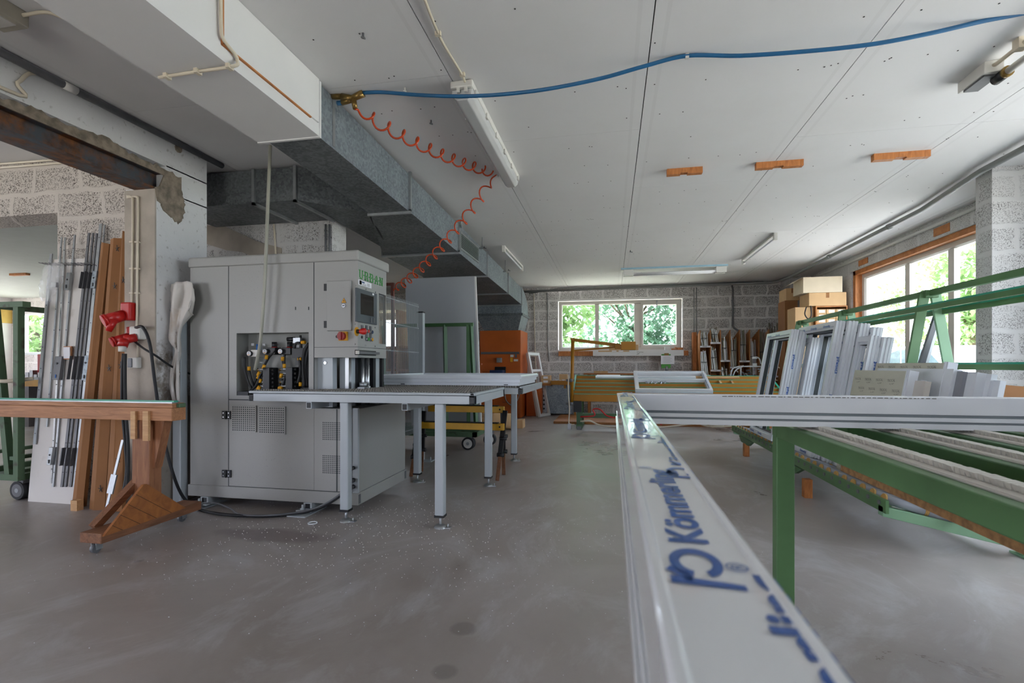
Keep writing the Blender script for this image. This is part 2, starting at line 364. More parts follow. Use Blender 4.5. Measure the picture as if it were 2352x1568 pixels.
b.build('ceiling', [M['ceil'], M['ceil_seam']], kind='structure')
# far wall with two windows
wall('wall_far', 'x', 11.7, 12.0, -6.6, 4.3, 0, CE, [(-1.24, 1.56, 1.47, 2.63), (-5.75, -4.5, 1.5, 2.35)], M['block'])
wall('wall_right', 'y', 3.97, 4.3, -4.3, 11.7, 0, CE, [(6.35, 9.42, .86, 2.70), (.8, 4.8, .7, 2.72)], M['block_lt'])  # second hole: unseen window beside the camera, added to let daylight in
MB().box(3.57, 3.97, 11.15, 11.7, 0, CE).build('wall_corner_pier', M['block_lt'], kind='structure')
MB().box(3.425, 3.97, 5.37, 5.58, 0, CE).build('wall_right_pier', M['block_lt'], kind='structure')
wall('wall_rear', 'x', -4.3, -4.0, -3.47, 4.3, 0, CE, [(-2.7, -.7, .05, 2.35)], M['plaster'])  # unseen opening behind the camera, added and placed for its daylight
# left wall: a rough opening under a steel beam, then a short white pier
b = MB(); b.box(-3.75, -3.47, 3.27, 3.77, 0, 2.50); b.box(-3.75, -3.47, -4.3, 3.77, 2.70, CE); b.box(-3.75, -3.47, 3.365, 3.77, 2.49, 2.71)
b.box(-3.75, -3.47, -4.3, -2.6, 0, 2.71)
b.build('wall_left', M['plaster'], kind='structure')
MB().box(-3.752, -3.4695, 3.262, 3.275, 0, 2.49).build('trim_jamb_render', M['render'], kind='structure')
# ragged broken edge of plaster round the beam
pts = []; n = 210
for i in range(n+1):
    y = -2.5+6.0*i/n; pts.append((y, 2.68+R.uniform(-.010, .016)+.018*math.sin(y*5.1)+.012*math.sin(y*13.7)))
pts2 = [(3.5, 2.56), (3.54, 2.45), (3.52, 2.33), (3.47, 2.27), (3.36, 2.33), (3.28, 2.40), (3.26, 2.50), (3.30, 2.52), (3.34, 2.62), (-2.5, 2.645)]
def ragged(q, k=6, a=.012):
    o = []
    for i in range(len(q)-1):
        for j in range(k): t_ = j/k; o.append((q[i][0]+(q[i+1][0]-q[i][0])*t_+R.uniform(-a, a)*(j > 0), q[i][1]+(q[i+1][1]-q[i][1])*t_+R.uniform(-a, a)*(j > 0)))
    return o+[q[-1]]
pts2 = ragged(pts2[:6])+pts2[6:]
b = MB(); b.prism([(p[0], p[1]) for p in pts+pts2], (-3.474, 0, 0), (0, 1, 0), (0, 0, 1), (1, 0, 0), .012)
b.build('trim_broken_plaster', M['rough'], kind='structure')
# steel beam
b = MB(); y0, y1 = -2.6, 3.36
b.box(-3.66, -3.47, y0, y1, 2.49, 2.503); b.box(-3.66, -3.47, y0, y1, 2.637, 2.65); b.box(-3.572, -3.56, y0, y1, 2.503, 2.637)
tag(b.build('steel_beam', M['rust'], kind='structure', loc=(-3.57, .4, 2.49)), 'rusty steel beam bridging the rough opening in left wall', 'beam')
# block wall of the next room, and what lies behind its opening
wall('wall_next_room', 'x', 3.53, 3.83, -16, -3.75, 0, CE, [(-9.5, -4.77, 0, 2.46)], M['block_left'])
b = MB(); b.box(-16, -6.6, -4.3, 12, CE, CE+.2); b.build('ceiling_next_room', mat('grey_green_ceiling', '#b3bab4', .8, var=.05), kind='structure')
wall('wall_far_next_room', 'x', 10.7, 11.0, -16, -6.6, 0, CE, [(-15.85, -14.65, 1.4, 2.58), (-12.4, -11.0, 1.0, 2.3)], M['block_lt'])
wall('wall_side_next_room', 'y', -16.3, -16.0, -4.3, 11, 0, CE, [(-3, 3, .8, 2.5), (5, 9.5, .8, 2.5)], M['paint_w'])  # unseen window holes added to brighten the next room
wall('wall_rear_next_room', 'x', -4.3, -4.0, -16, -3.75, 0, CE, [(-11, -7, .1, 2.6)], M['plaster'])  # unseen door hole added to brighten the next room
wall('wall_alcove_left', 'y', -6.9, -6.6, 5.25, 12, 0, CE, [], M['block_lt'])
# stub wall behind the machine
b = MB(); b.box(-5.6, -2.84, 4.72, 5.0, 0, CE); b.build('wall_stub', M['block_lt'], kind='structure')
pr = [(-4.75, 2.52), (-4.55, 2.47), (-4.35, 2.45), (-4.1, 2.37), (-3.9, 2.34), (-3.72, 2.26), (-3.6, 2.24), (-3.5, 2.2), (-3.42, 2.23), (-3.42, 2.36), (-3.7, 2.44), (-4.1, 2.62), (-4.75, 2.7)]
MB().prism(pr, (0, 4.71, 0), (1, 0, 0), (0, 0, 1), (0, 1, 0), .02).build('trim_mortar_patch', M['render'], kind='structure')
# boxed-in soffit with its cover board
b = MB(); b.box(-2.28, -1.835, -4.0, 2.915, 2.586, CE); b.box(-2.284, -1.831, 2.9, 2.918, 2.58, CE); b.build('ceiling_soffit', M['paint_w'], kind='structure')
b = MB(); e = at(707, 262, X=-1.825); y0 = at(514, 60, X=-1.825).y
b.box(-1.835, -1.823, y0, 2.88, e.z+.004, CE-.002); b.box(-1.835, -1.8225, y0-.006, 2.80, e.z-.004, e.z+.004, 1); b.box(-1.835, -1.8225, y0-.008, y0, e.z, CE-.002, 1)
b.build('trim_soffit_board', [M['paint_w'], M['wood_o']], kind='structure')
# ---- windows
def window(name, o, ax, ay, az, W, Hh, mull, fw=.085, d=.07, glass='glass', fm='white', sash=()):
    o, ax, ay, az = V(o), V(ax), V(ay), V(az)
    f = MB().ring(o, ax, ay, az, W, Hh, [(0, 0), (0, d), (fw-.02, d), (fw, d*.6), (fw, 0)]).build(name, M[fm], kind='structure', loc=o)
    b = MB()
    for mx, mw in mull: b.prism([(mx-mw/2, fw), (mx+mw/2, fw), (mx+mw/2, Hh-fw), (mx-mw/2, Hh-fw)], o, ax, ay, az, d*.9)
    if mull: b.build('window_mullion', M[fm], f)
    for x0, x1 in sash:
        q = o+ax*x0+ay*(fw-.02); MB().ring(q, ax, ay, az, x1-x0, Hh-2*fw+.04, [(0, .0), (0, d+.015), (.05, d+.015), (.06, d*.5), (.06, 0)]).build('window_sash', M[fm], f)
    b = MB(); b.prism([(fw*.8, fw*.8), (W-fw*.8, fw*.8), (W-fw*.8, Hh-fw*.8), (fw*.8, Hh-fw*.8)], o+az*(d*.35), ax, ay, az, .006)
    b.build('window_pane', M[glass], f); return f
w1 = window('window_1', (-1.22, 11.84, 1.47), (1, 0, 0), (0, 0, 1), (0, -1, 0), 2.76, 1.145, [(.885, .09), (1.80, .15)], fm='pvc_dim', sash=[(1.87, 2.70)])
h = MB(); h.cyl((1.0, 11.75, 2.57), (1.0, 11.73, 2.57), .02); h.box(.99, 1.01, 11.72, 11.735, 2.42, 2.57); h.build('window_handle', M['zinc'], w1)
b = MB(); b.ring((-1.25, 11.695, 1.46), (1, 0, 0), (0, 0, 1), (0, 1, 0), 2.82, 1.18, [(0, 0), (0, .004), (.02, .004), (.02, 0)]); b.build('trim_window_edge', M['paint_w'], kind='structure')
w2 = window('window_2', (4.16, 6.30, .88), (0, 1, 0), (0, 0, 1), (-1, 0, 0), 3.02, 1.76, [(.80, .11), (1.73, .11)], fw=.09, fm='pvc_dim')
b = MB(); b.box(4.0, 4.2, 6.35, 9.42, 2.63, 2.70); b.box(4.0, 4.2, 9.34, 9.42, .86, 2.70); b.build('trim_window_liner', M['wood_o'], kind='structure')
b = MB(); b.box(3.962, 3.972, 6.9, 7.2, 2.73, 2.83); b.box(3.962, 3.972, 8.85, 9.15, 2.74, 2.83); b.build('trim_wall_patches', M['wood_o'], kind='structure')
window('window_unseen', (4.16, .82, .72), (0, 1, 0), (0, 0, 1), (-1, 0, 0), 3.96, 1.98, [(1.98, .1)], fw=.09, fm='white')  # out of view, added and sized to bring daylight in from the right
window('window_4', (-5.75, 11.84, 1.5), (1, 0, 0), (0, 0, 1), (0, -1, 0), 1.25, .85, [], fm='pvc_dim')
wn = at(58, 722, Y=10.85); we = at(135, 812, Y=10.85)
window('window_5', (-15.85, 10.85, 1.4), (1, 0, 0), (0, 0, 1), (0, -1, 0), 1.2, 1.18, [], fm='white')
window('window_6', (-12.4, 10.85, 1.0), (1, 0, 0), (0, 0, 1), (0, -1, 0), 1.4, 1.3, [], fm='white')
# ---- outside
MB().box(-45, 45, -40, 60, -.5, -.13).build('ground', M['grass'], kind='structure')
MB().box(4.5, 14, -10, 30, -.14, -.1).build('ground_drive', mat('pale_paving', '#cfccc6', .9), kind='structure')
def tree(label, loc, h, rad, m, n=7000, seed=1, low=.3, leaf=.26):
    r = random.Random(seed); t = thing('broadleaf_tree', label, 'tree', loc); x, y, z = loc
    b = MB(); b.cyl((x, y, z), (x+.1, y, z+h*.6), .16, .08); 
    for k in range(7):
        a = r.uniform(0, 6.28); b.cyl((x+.05, y, z+h*r.uniform(.25, .5)), (x+math.cos(a)*rad*.6, y+math.sin(a)*rad*.6, z+h*r.uniform(.55, .85)), .06, .02, n=6)
    b.build('trunk', M['bark'], t)
    blobs = []
    for k in range(26):
        a = r.uniform(0, 6.28); q = rad*math.sqrt(r.random())*.8; zz = low+(h-low)*r.uniform(.05, .95); s = rad*r.uniform(.28, .5)
        q *= math.sqrt(max(.1, 1-((zz-h*.5)/(h*.62))**2)); blobs.append((x+math.cos(a)*q, y+math.sin(a)*q, z+zz, s))
    b = MB()
    for k in range(n):
        c = r.choice(blobs); d = V((r.gauss(0, 1), r.gauss(0, 1), r.gauss(0, 1))).normalized()*c[3]*r.uniform(.55, 1.05); p = V(c[:3])+d
        u = V((r.gauss(0, 1), r.gauss(0, 1), r.gauss(0, 1))).normalized(); q = perp(u)[0]; l = leaf*r.uniform(.7, 1.4)
        b.add([p-u*l*.5, p+q*l*.28, p+u*l*.6, p-q*l*.28], [(0, 1, 2, 3)])
    b.build('foliage', m, t); return t
tree('drooping pale tree left behind the far window', (-2.9, 19, -.13), 7.0, 2.7, M['leaf'], 14000, 1)
tree('bluish green tree filling the middle pane of the far window', (1.0, 22.5, -.13), 7.0, 3.0, M['leaf2'], 14000, 2)
tree('bushy tree behind the right pane of the far window', (4.9, 20, -.13), 6.5, 2.7, M['leaf2'], 14000, 3)
tree('tall light tree seen through left pane of right window', (15.5, 25.5, -.13), 8.5, 3.6, M['leaf'], 10000, 4, leaf=.28)
tree('tree behind the white car beside the middle pane', (16.5, 18.5, -.13), 8.3, 3.1, M['leaf2'], 10000, 5, leaf=.28)
tree('small tree outside the window of the next room', (-21.5, 15.5, -.13), 4.5, 1.9, M['leaf'], 4000, 6)
# white car
t = thing('car', 'white car parked outside the right window', 'car', (8.9, 16.0, -.1)); cz = -.1
prof = [(0, .35), (0, .78), (.12, .92), (.95, 1.05), (1.75, 1.62), (2.3, 1.72), (3.5, 1.70), (4.15, 1.32), (4.4, 1.1), (4.42, .4), (3.95, .32), (.5, .30)]
b = MB(); b.prism([(4.42-p[0], p[1]*1.02) for p in prof], (8.0, 13.9, cz), (0, 1, 0), (0, 0, 1), (1, 0, 0), 1.75); b.build('car_body', M['carwhite'], t, bev=.06, seg=3)
for q in ([(1.15, 1.08), (1.8, 1.55), (2.3, 1.64), (2.3, 1.08)], [(2.38, 1.08), (2.38, 1.64), (3.3, 1.62), (3.3, 1.08)], [(3.38, 1.08), (3.38, 1.6), (3.55, 1.58), (4.0, 1.28), (4.0, 1.12)]):
    MB().prism([(4.42-p[0], p[1]*1.02) for p in q], (7.985, 13.9, cz), (0, 1, 0), (0, 0, 1), (1, 0, 0), .05).build('side_window', M['carglass'], t)
for wy in (.85, 3.55):
    b = MB(); b.cyl((7.98, 13.9+4.42-wy, cz+.33), (8.2, 13.9+4.42-wy, cz+.33), .33, n=24); b.cyl((7.97, 13.9+4.42-wy, cz+.33), (8.0, 13.9+4.42-wy, cz+.33), .2, n=20, mi=1); b.build('wheel', [M['blackrub'], M['zinc']], t)
# ---------------------------------------------------------------- the grey corner-cleaning machine
XL, XR, YF = -3.33, -1.865, 3.45
mc = thing('corner_cleaning_machine', 'large grey enamel machine with green lettering on its control head', 'machine', (-2.6, 3.9, 0))
def plate(b, y0, y1, x0, x1, z0, z1, hole, mi=0):
    xs, zs = sorted({x0, x1, hole[0], hole[1]}), sorted({z0, z1, hole[2], hole[3]})
    for i in range(len(xs)-1):
        for j in range(len(zs)-1):
            if hole[0] <= xs[i] and xs[i+1] <= hole[1] and hole[2] <= zs[j] and zs[j+1] <= hole[3]: continue
            b.box(xs[i], xs[i+1], y0, y1, zs[j], zs[j+1], mi)
RX0, RX1, RZ0, RZ1 = -2.904, -2.272, .884, 1.374
b = MB(); plate(b, YF, YF+.15, XL, -2.227, .165, 1.905, (RX0, RX1, RZ0, RZ1)); b.box(XL, -2.227, YF+.15, 3.95, .165, 1.905)
b.box(XL, -2.24, 3.95, 4.33, .165, .80)
b.build('housing', M['machine'], mc)
b = MB(); b.box(-2.227, XR, YF, 4.33, .165, .795); b.build('lower_cabinet', M['machine'], mc, bev=.004)
b = MB(); b.box(RX0-.001, RX1+.001, YF+.13, YF+.151, RZ0-.001, RZ1+.001); b.box(RX0+.0005, RX0+.003, YF+.002, YF+.13, RZ0+.0005, RZ1-.0005); b.build('recess_back_panel', M['machine_d'], mc)
b = MB(); b.box(XL-.012, XR+.01, YF-.012, 4.335, .075, .165); b.box(XR+.004, XR+.0115, YF-.006, YF+.03, .085, .155, 1); b.box(XR+.004, XR+.0115, 4.29, 4.33, .085, .155, 1)
b.build('base_frame', [M['machine'], M['dkmetal']], mc, bev=.003)
b = MB(); b.box(XL-.012, XR+.012, YF-.014, 3.97, 1.905, 1.985); b.build('top_cap', M['machine'], mc, bev=.014, seg=3)
# control head: body, right plate with slot, lip
ys0, ys1 = at(870, 780, X=XR).y, at(886, 780, X=XR).y; zs0, zs1 = at(879, 790, X=XR).z, at(879, 676, X=XR).z
b = MB(); b.box(-2.227, XR-.02, YF, 3.78, 1.18, 1.905)
yy = [YF, ys0, ys1, 3.935]; zz = [1.18, zs0, zs1, 1.905]
for i in range(3):
    for j in range(3):
        if i == 1 and j == 1: continue
        b.box(XR-.02, XR, yy[i], yy[i+1], zz[j], zz[j+1])
b.build('control_head', M['machine'], mc)
b = MB(); zl = at(815, 796, X=XR).z
b.box(-2.227, XR+.0015, YF-.0015, YF+.001, zl-.002, zl+.001); b.box(XR-.001, XR+.0015, YF, 3.935, zl-.002, zl+.001)
for x in (-2.975, -2.227): b.box(x-.003, x+.003, YF-.0015, YF+.002, .86 if x > -2.5 else .165, 1.905)
b.box(-2.975, -1.99, YF-.0015, YF+.002, .846, .854); b.box(-2.975, XR, YF-.0015, YF+.002, .163, .169); b.box(-2.04, -2.03, YF-.001, YF+.002, .17, .79)
for px_, py_ in ((679, 708), (709, 708)):
    p = at(px_, py_, Y=YF); b.box(p.x-.004, p.x+.004, YF-.002, YF+.002, p.z-.012, p.z+.012)
b.build('panel_seams', M['gasket'], mc)
# lower door ventilation covers, hinges
def perforated(b, x0, x1, z0, z1, y, nx, nz, mi):
    dx, dz = (x1-x0)/nx, (z1-z0)/nz
    for i in range(nx):
        for j in range(nz): b.box(x0+dx*(i+.28), x0+dx*(i+.78), y-.0012, y+.0005, z0+dz*(j+.28), z0+dz*(j+.78), mi)
for a, c, raised, nx, nz in (((535, 930), (591, 992), 1, 11, 12), ((597, 932), (658, 997), 1, 12, 12), ((740, 968), (782, 1012), 0, 10, 10), ((740, 1044), (782, 1089), 0, 10, 10)):
    p, q = at(*a, Y=YF), at(*c, Y=YF); b = MB()
    if raised: b.box(p.x, q.x, YF-.018, YF, q.z, p.z); perforated(b, p.x+.006, q.x-.006, q.z+.006, p.z-.006, YF-.0182, nx, nz, 1)
    else: perforated(b, p.x, q.x, q.z, p.z, YF, nx, nz, 1)
    b.build('vent_grille', [M['machine'], M['gasket']], mc)
def hinge(a, c):
    p, q = at(*a, Y=YF), at(*c, Y=YF); b = MB(); b.box(p.x, q.x, YF-.012, YF, q.z, p.z); xm = (p.x+q.x)/2; b.cyl((xm, YF-.014, q.z), (xm, YF-.014, p.z), .006)
    for s in (-1, 1):
        for r in (.25, .75): b.cyl((xm+s*(q.x-p.x)*.3, YF-.016, q.z+(p.z-q.z)*r), (xm+s*(q.x-p.x)*.3, YF-.01, q.z+(p.z-q.z)*r), .004, n=8, mi=1)
    b.build('hinge', [M['black'], M['steel']], mc)
hinge((512, 943), (532, 962)); hinge((512, 1078), (532, 1096))
# switch cabinet door on the head
p, q = at(750, 645, Y=YF-.02), at(806, 759, Y=YF-.02)
d = MB().box(p.x, q.x, YF-.022, YF, q.z, p.z).build('cabinet_door', M['machine'], mc, bev=.006)
for z in (at(747, 660, Y=YF).z, at(747, 745, Y=YF).z): MB().box(p.x-.028, p.x, YF-.012, YF, z-.026, z+.026).build('door_hinge', M['black'], d)
c = at(790, 690, Y=YF-.022); b = MB(); b.prism([(-.022, -.018), (.022, -.018), (0, .022)], (c.x, YF-.0232, c.z), (1, 0, 0), (0, 0, 1), (0, 1, 0), .001, 1); b.prism([(-.0185, -.016), (.0185, -.016), (0, .018)], (c.x, YF-.0238, c.z), (1, 0, 0), (0, 0, 1), (0, 1, 0), .001, 0)
b.prism([(.001, .012), (-.006, -.001), (0, -.001), (-.002, -.012), (.006, .002), (.0, .002)], (c.x, YF-.0244, c.z-.002), (1, 0, 0), (0, 0, 1), (0, 1, 0), .001, 1); b.build('warning_sign', [M['yellow'], M['black']], d, label='yellow triangle with lightning bolt')
c = at(790, 702, Y=YF-.022); b = MB(); b.cyl((c.x, YF-.03, c.z), (c.x, YF-.02, c.z), .014); b.box(c.x-.009, c.x+.009, YF-.032, YF-.028, c.z-.003, c.z+.003, 1); b.build('door_lock', [M['steel'], M['gasket']], d)
# main switch
c = at(790, 772, Y=YF); b = MB(); b.box(c.x-.035, c.x+.035, YF-.02, YF, c.z-.034, c.z+.034)
sw = b.build('main_switch', M['yellow'], mc, bev=.003, label='yellow plate of the main switch')
b = MB(); b.cyl((c.x, YF-.05, c.z), (c.x, YF-.018, c.z), .03, n=20); b.box(c.x-.009, c.x+.009, YF-.062, YF-.04, c.z-.03, c.z+.03); b.build('switch_knob', M['dred'], sw, bev=.002)
c = at(775, 773, Y=YF); MB().cyl((c.x, YF-.008, c.z), (c.x, YF, c.z), .011).build('blanking_plug', M['black'], mc)
# right face of the head: lettering, sticker, screen, buttons
def RF(px_, py_, o=0): return at(px_, py_, X=XR+o)
def slab(ch):                                          # stencil slab letters as boxes on a 5 x 7 grid
    S = {'U': [(-.3, 1.6, 6.2, 7), (3.4, 5.3, 6.2, 7), (.2, 1.3, 1.2, 6.4), (3.7, 4.6, 1.2, 6.4), (.9, 2.2, 0, 1.3), (2.7, 4.1, 0, 1.0)],
         'R': [(-.3, 2, 6.2, 7), (.2, 1.5, 0, 7), (-.3, 2, 0, .8), (2.1, 4, 6.2, 7), (3.5, 4.7, 3.9, 6.6), (2.1, 4, 3.2, 4.1), (2.9, 4.3, 1.2, 3.3), (3.6, 5.2, 0, 1.3)],
         'B': [(-.3, 2, 6.2, 7), (.2, 1.5, 0, 7), (-.3, 2, 0, .8), (2.1, 4, 6.2, 7), (3.4, 4.6, 4, 6.6), (2.1, 4.2, 3.2, 4.1), (3.6, 4.9, .6, 3.4), (2.1, 4.2, 0, .8)],
         'A': [(1.9, 3.5, 5.8, 7), (1.2, 2.2, 3, 6), (3.1, 4.2, 3, 6), (.4, 1.5, .5, 3.2), (3.7, 4.9, .5, 3.2), (-.3, 1.8, 0, .8), (3.2, 5.5, 0, .8), (1.5, 3.6, 2.2, 3)],
         'N': [(-.3, 1.5, 6.2, 7), (.2, 1.2, 0, 7), (-.3, 1.7, 0, .8), (1.2, 2.3, 4, 6.3), (2, 3.1, 2.3, 4.6), (2.8, 4.2, .3, 2.8), (3.9, 4.8, 0, 7), (3.3, 5.3, 6.2, 7)]}
    return S[ch]
L0, L1 = RF(825, 617), RF(882, 617); zt, zb = RF(824, 618).z, RF(824, 639).z
hgt = (zt-zb); wid = (L1.y-L0.y)/5
b = MB()
for i, ch in enumerate('URBAN'):
    for x0, x1, z0, z1 in slab(ch):
        b.box(XR-.001, XR+.0015, L0.y+wid*(i+x0/7.2), L0.y+wid*(i+x1/7.2), zb+hgt*z0/7, zb+hgt*z1/7)
    if i < 4: y = L0.y+wid*(i+.85); b.box(XR-.001, XR+.0015, y-.006, y+.010, zb+hgt*.45, zb+hgt*.58)
b.build('lettering', M['gbutton'], mc, label='green stencilled slab lettering')
p, q = RF(823, 641), RF(853, 662); s = MB().box(XR, XR+.001, p.y, q.y, RF(823, 653).z, p.z).build('sticker', M['paper'], mc)
b = MB(); yw = q.y-p.y; z0 = RF(823, 653).z; zh = p.z-z0
for k in range(3): b.ring((XR+.0014, p.y+yw*.07, z0+zh*(.15+.24*k)), (0, 1, 0), (0, 0, 1), (1, 0, 0), yw*.16, zh*.22, [(0, 0), (0, .0004), (yw*.05, .0004), (yw*.05, 0)])
for k in range(5): b.box(XR, XR+.0015, p.y+yw*.66, p.y+yw*(.85+.02*(k % 2)), z0+zh*(.2+.13*k), z0+zh*(.24+.13*k), 2)
for k in range(3): b.box(XR, XR+.0015, p.y+yw*.27, p.y+yw*.58, z0+zh*(.12+.12*k), z0+zh*(.16+.12*k), 2)
b.mesh(text_mesh('Schneider', zh*.26, .002), TM((XR+.0016, p.y+yw*.26, z0+zh*.6), (0, 1, 0), (0, 0, 1)), 1)
b.build('sticker_print', [M['black'], M['bluep'], M['ink']], s)
p = RF(815, 660); q = RF(863, 745); zt, zb = p.z, RF(815, 738).z
s = MB().box(XR, XR+.012, p.y, q.y, zb, zt).build('monitor', M['bezel'], mc, bev=.003)
MB().box(XR+.004, XR+.0125, RF(825, 700).y, RF(855, 700).y, RF(825, 721).z, RF(825, 673).z).build('screen', M['screen'], s)
for px_ in (849, 855): c = RF(px_, 735); MB().box(XR+.01, XR+.016, c.y-.009, c.y+.009, c.z-.02, c.z+.018).build('key', M['dkmetal'], s)
c = RF(854, 676); MB().box(XR+.01, XR+.0135, c.y-.014, c.y+.012, c.z-.007, c.z+.007).build('badge', M['paper'], s)
c = RF(819, 761); s = MB().cyl((XR, c.y, c.z), (XR+.004, c.y, c.z), .034, n=24).build('emergency_stop', M['yellow'], mc, label='yellow disc behind the red stop button')
b = MB(); b.cyl((XR+.004, c.y, c.z), (XR+.03, c.y, c.z), .016, mi=1); b.lathe([(.0, .075), (.018, .074), (.024, .068), (.024, .05), (.018, .03), (.016, .028)], (XR, c.y, c.z), (1, 0, 0)); b.build('stop_button', [M['red'], M['black']], s)
for (px_, py_), k in (((831, 757), 'lamp_w'), ((841, 757), 'red'), ((850, 759), 'navy'), ((841, 775), 'gbutton'), ((850, 776), 'yellow')):
    c = RF(px_, py_); s = MB(); s.box(XR, XR+.008, c.y-.014, c.y+.014, c.z-.005, c.z+.034, 0); s.cyl((XR, c.y, c.z-.012), (XR+.02, c.y, c.z-.012), .016, mi=1)
    s = s.build('push_button', [M['dkmetal'], M['steel']], mc); MB().cyl((XR+.02, c.y, c.z-.012), (XR+.025, c.y, c.z-.012), .012).build('button_cap', M[k], s)
c = RF(831, 774); MB().cyl((XR, c.y, c.z), (XR+.004, c.y, c.z), .012).build('blanking_plug', M['black'], mc)
b = MB()
for px_, py_ in ((816, 656), (840, 664), (862, 671), (815, 744), (861, 752), (815, 790), (839, 793), (861, 795)):
    c = RF(px_, py_); b.cyl((XR, c.y, c.z), (XR+.004, c.y, c.z), .006, n=8)
c = RF(856, 782); b.box(XR, XR+.001, c.y-.001, c.y+.001, c.z, c.z+.03, 1); b.box(XR, XR+.001, c.y-.001, c.y+.02, c.z-.001, c.z+.001, 1)
b.build('panel_screws', [M['steel'], M['gasket']], mc)
p, q = RF(815, 803), RF(867, 817); b = MB(); b.box(XR+.0, XR+.002, p.y, q.y-.03, RF(815, 815).z, p.z, 1); b.box(XR+.002, XR+.02, p.y+.03, q.y+.0, RF(815, 812).z, RF(815, 806).z, 0)
b.box(XR+.002, XR+.02, p.y+.005, p.y+.03, RF(815, 813).z, RF(815, 805).z, 2); b.build('slide_rail', [M['dkmetal'], M['black'], M['pvc_dim']], mc)
b = MB(); b.prism([(ys0+.004, zs0), (ys1, zs0), (ys1, zs1), (ys0, zs1)], (XR-.016, 0, 0), (0, 1, 0), (0, 0, 1), (1, 0, 0), .003); b.build('slot_window', M['acryl'], mc)
# throat: column, chrome rods, right post
b = MB(); b.box(-2.227, -2.10, 3.50, 3.56, .80, 1.18); b.box(-2.10, -2.0, 3.60, 3.66, .80, 1.18); b.box(-2.03, -2.0, 3.56, 3.60, .80, 1.18, 1)
for z in (.93, 1.14): b.cyl((-2.16, 3.49, z), (-2.16, 3.505, z), .012, mi=1)
b.build('throat_panel', [M['alu'], M['steel']], mc)
b = MB(); b.box(-2.2, -1.90, 3.93, 3.96, .80, 1.18); b.box(-2.01, -1.99, 3.66, 3.93, .80, 1.18); b.box(-1.945, -1.915, 3.80, 3.93, .85, 1.18); b.build('throat_back', M['blackrub'], mc)
for x, y, r in ((-1.955, 3.70, .014), (-1.925, 3.73, .012), (-1.97, 3.78, .010)):
    b = MB(); b.cyl((x, y, .80), (x, y, 1.18), r, n=16); b.cyl((x, y, .93), (x, y, .955), r*1.6, n=16); b.build('guide_rod', M['steel'], mc)
c0, c1 = at(849, 840, Y=3.86), at(866, 840, Y=3.86); b = MB(); b.box(c0.x, c1.x, 3.84, 3.90, .80, 1.18); b.box(c0.x+.01, c0.x+.035, 3.838, 3.841, 1.125, 1.133, 1); b.build('clamp_post', [M['alu'], M['black']], mc)
b = MB(); b.box(-1.96, -1.90, 3.62, 3.70, .93, .95); b.cyl((-1.93, 3.66, .95), (-1.93, 3.66, .985), .03); b.build('tool_carrier', M['zinc'], mc)
# corner strip, cable glands, feet
b = MB(); b.box(-1.935, -1.91, YF-.016, YF+.0, .165, .80); b.box(-1.905, XR+.003, YF-.004, YF+.02, .165, .80); b.build('corner_strip', M['alu'], mc)
for px_, py_ in ((812, 1074), (812, 1102), (812, 1117)):
    c = at(px_, py_, Y=YF-.005); MB().cyl((c.x, YF-.03, c.z), (c.x, YF, c.z), .016 if py_ > 1080 else .014).build('cable_gland', M['black'], mc)
for x in (-3.17, -2.26):
    b = MB(); b.box(x-.035, x+.035, YF-.03, 4.25, .03, .078); b.box(x-.02, x+.02, YF-.0315, YF-.02, .036, .072, 1); b.box(x-.07, x+.06, YF-.075, YF-.0, .022, .032); b.cyl((x-.03, YF-.05, .0), (x-.03, YF-.05, .07), .008); b.cyl((x-.03, YF-.05, .032), (x-.03, YF-.05, .045), .017, n=6)
    b.box(x-.1, x+.05, YF-.14, YF+.15, 0, .008); b.build('foot', [M['alu'], M['black']], mc)
# pneumatics in the recess (drawn at their own depth)
YR = YF+.125
def RP(px_, py_, y=None): return at(px_, py_, Y=(YF+.07 if y is None else y))
for px_, py_, kb in ((580, 812, 'bluep'), (616, 807, 'black'), (651, 807, 'black')):
    c = RP(px_, py_); b = MB(); b.box(c.x+.0, c.x+.075, YF+.05, YR+.005, c.z-.025, c.z+.03); s = b.build('pressure_regulator', M['black'] if kb == 'black' else M['lamp_w'], mc, bev=.004)
    b = MB(); b.cyl((c.x, YF+.03, c.z), (c.x, YF+.055, c.z), .021, n=20); b.cyl((c.x, YF+.027, c.z), (c.x, YF+.0305, c.z), .018, n=20, mi=1); b.box(c.x-.009, c.x+.009, YF+.026, YF+.028, c.z-.013, c.z-.008, 2); b.box(c.x-.001, c.x+.001, YF+.0258, YF+.0275, c.z, c.z+.013, 0); b.build('gauge', [M['black'], M['paper'], M['yellow']], s)
    b = MB(); b.cyl((c.x+.045, YF+.085, c.z+.028), (c.x+.045, YF+.085, c.z+.075), .02, n=16); b.build('knob', M[kb], s)
    if kb == 'black': MB().cyl((c.x+.045, YF+.085, c.z+.03), (c.x+.045, YF+.085, c.z+.037), .023, n=16).build('lock_ring', M['dred'], s)
    else: b = MB(); b.cyl((c.x+.05, YF+.085, c.z-.11), (c.x+.05, YF+.085, c.z-.025), .028, n=16); b.build('filter_bowl', M['acryl'], s)
    MB().cyl((c.x-.03, YF+.09, c.z), (c.x, YF+.09, c.z), .008).build('fitting', M['brass'], s)
for px_, py_ in ((606, 792), (634, 791), (669, 791), (580, 791), (684, 795)): c = RP(px_, py_, YR); MB().box(c.x-.012, c.x+.012, YR+.0, YR+.006, c.z-.01, c.z+.01).build('port_label', M['paper'], mc)
